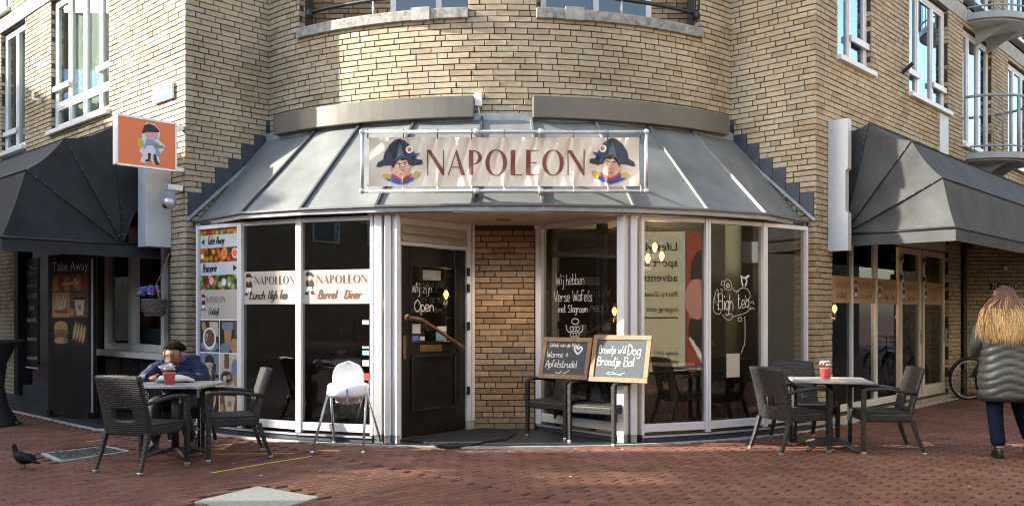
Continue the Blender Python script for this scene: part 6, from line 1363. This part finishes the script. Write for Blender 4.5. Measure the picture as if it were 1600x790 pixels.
MB().lathe([(.50, 0), (.50, .10), (.46, .12), (.46, .95), (.58, 1.0), (.60, 1.06), (.58, 1.10)], 28).build('body', M['copper_wood'], BC); MB().box(-.17, .17, -.50, -.44, .40, .88).build('padded_panel', M['steel'], BC, bevel=.02); MB().box(-.17, .17, -.52, -.46, .14, .34).build('padded_panel', M['steel'], BC, bevel=.02)
for k in range(4): MB().lathe([(.03, 0), (.035, .12), (.012, .2), (.012, .25)], 10, (-.3+.2*k, -.25, 1.10)).build('bottle', M['plastic_black'], BC)
# ---------------------------------------------------------------- the other sides of the crossing (outside the frame; they shade and reflect)
for (nm_, c_) in (('far_dark', (.055,.052,.047)), ('olive_column', (.20,.19,.12))): mat(nm_, c_, .85, noise=.2, nscale=1.5)
def block(name, label, loc, rz, w, dp, h, mname, wins, upper=None):
    t = thing(name, label, 'building', loc, rz); zg = 3.7 if upper else h; MB().box(0, w, 0, dp, -.05, zg).build('wall', M[mname], t)
    if upper: MB().box(0, w, -.03, dp, zg+.002, h).build('upper_wall', M[upper], t)
    for (x, z, ww, hh) in wins:
        f = MB().box(x-.06, x+ww+.06, -.06, -.032, z-.06, z+hh+.06).build('window', M['white_paint'], t); MB().box(x, x+ww, -.075, -.062, z, z+hh).build('pane', M['glass_mirror'], f)
    return t
grid = lambda w, h, z0: [(x, z, 1.2, 1.6) for z in np.arange(z0, h-1.8, 3.0) for x in np.arange(1.0, w-1.8, 2.8)]
R90 = R_(90)
# west side: faces +x; local x runs along +y; heights set to place sun and shade
def west(y0, y1, h, label, tall=0, slits=()):
    t = block('facing_building', label, (-20, y0, 0), R90, y1-y0, 8, h, 'far_brick', grid(y1-y0, h, 4.2))
    if tall:       # added unseen slotted screen: shades the foreground, slits cast sun patches
        m_ = MB()
        for (a, b, c, d) in cells(0, y1-y0, h+.001, tall, slits): m_.box(a, b, .02, .22, c, d)
        m_.build('added_sun_screen', M['far_brick'], t)
SL = [(y-4.6, y-4.6+.075, z0, z1) for y, z0, z1 in [(5.95+.15*k, 7.85+.05*k, 8.45+.05*k) for k in range(9)]+[(6.45+.15*k, 9.15, 9.75) for k in range(4)]]
west(-24, 4.595, 7.6, 'low brick building across the crossing, left behind the viewer'); west(4.6, 8.22, 7.6, 'tall brick building across the crossing, left of the viewer, with an added sun screen', 16.0, SL); west(8.225, 9.45, 7.6, 'low link building across the crossing that lets the sun through'); west(9.455, 40, 10.6, 'brick building across the left street')
e0 = CR+nr*7.6-DR*9; E1 = block('facing_building', 'dark building across the right street carrying the large sport poster', (e0+DR*30), TB+PI, 30, 8, 9.5, 'far_dark', [q for q in grid(30, 9.5, 5.0)], 'far_stone')
for x in (18.85, 18.85-2.2): MB().tube([(x+.2, -.35, -.05), (x+.2, -.35, 3.6)], .17, 16).build('column', M['olive_column'], E1)
MB().box(18.25, 19.0, -.05, -.002, 2.55, 3.0).build('lit_panel', M['board_white'], E1)
block('facing_building', 'grey building behind the viewer', (14, -13, 0), PI, 30, 8, 7.5, 'far_dark', grid(30, 7.5, 4.3), 'far_stone')
PO = thing('sport_poster', 'large pale sport shop poster across the street, seen mirrored in the cafe glass', 'poster', e0+DR*7.42-nr*.10, TB+PI)
MB().box(0, 2.0, .0, .06, .25, 3.15).build('panel', M['poster_beige'], PO)
for (s, z, h) in (('Lifestyle,', 2.76, .17), ('sport &', 2.43, .17), ('adventure', 2.12, .17), ('Perry Zoetermeer', 1.81, .11), ('Ingang om de hoek', 1.50, .11), ('shop 24/7', .60, .09), ('perrysport.nl', .43, .09)): font_text(s, h, .10, -.01, z, M['ink_black'], PO)
MB().box(.10, 1.0, -.012, -.005, 1.36, 1.385).build('arrow', M['ink_black'], PO); MB().bar((1.0, -.01, 1.372), (.92, -.01, 1.46), .006, .025).bar((1.0, -.008, 1.372), (.92, -.008, 1.285), .006, .025).build('arrow_head', M['ink_black'], PO)
MB().box(-.05, -.005, -.03, .05, .25, 3.15).build('edge', M['board_white'], PO)
MB().box(-1.0, -.055, -.02, .0, .25, 3.15).build('picture_field', M['poster_red'], PO)
def spl(c, rx, rz, mn, y, nm): MB().prism([(c[0]+rx*math.cos(2*PI*k/18)*(1+.15*math.sin(3*k)), c[1]+rz*math.sin(2*PI*k/18)) for k in range(18)], y, y-.006, 'y').build(nm, M[mn], PO)
spl((-.42, 2.35), .26, .42, 'poster_black', -.03, 'picture_figure'); spl((-.28, 1.75), .24, .42, 'poster_pink', -.04, 'picture_jersey'); spl((-.45, 1.15), .33, .40, 'poster_black', -.035, 'picture_figure'); spl((-.52, 1.72), .16, .10, 'skin_print', -.05, 'picture_hand')
MB().prism([(-.55, .30), (-.45, .30), (-.12, .95), (-.18, 1.0)], -.03, -.026, 'y').build('picture_line', M['ink_white'], PO)

# small print stays joined line by line
for o in bpy.data.objects:
    if o.type == 'MESH' and o.parent and o.parent != BAN and o.name.split('.')[0] in ('lettering', 'chalk_lettering', 'emblem_print', 'chalk_drawing'): o['kind'] = 'stuff'
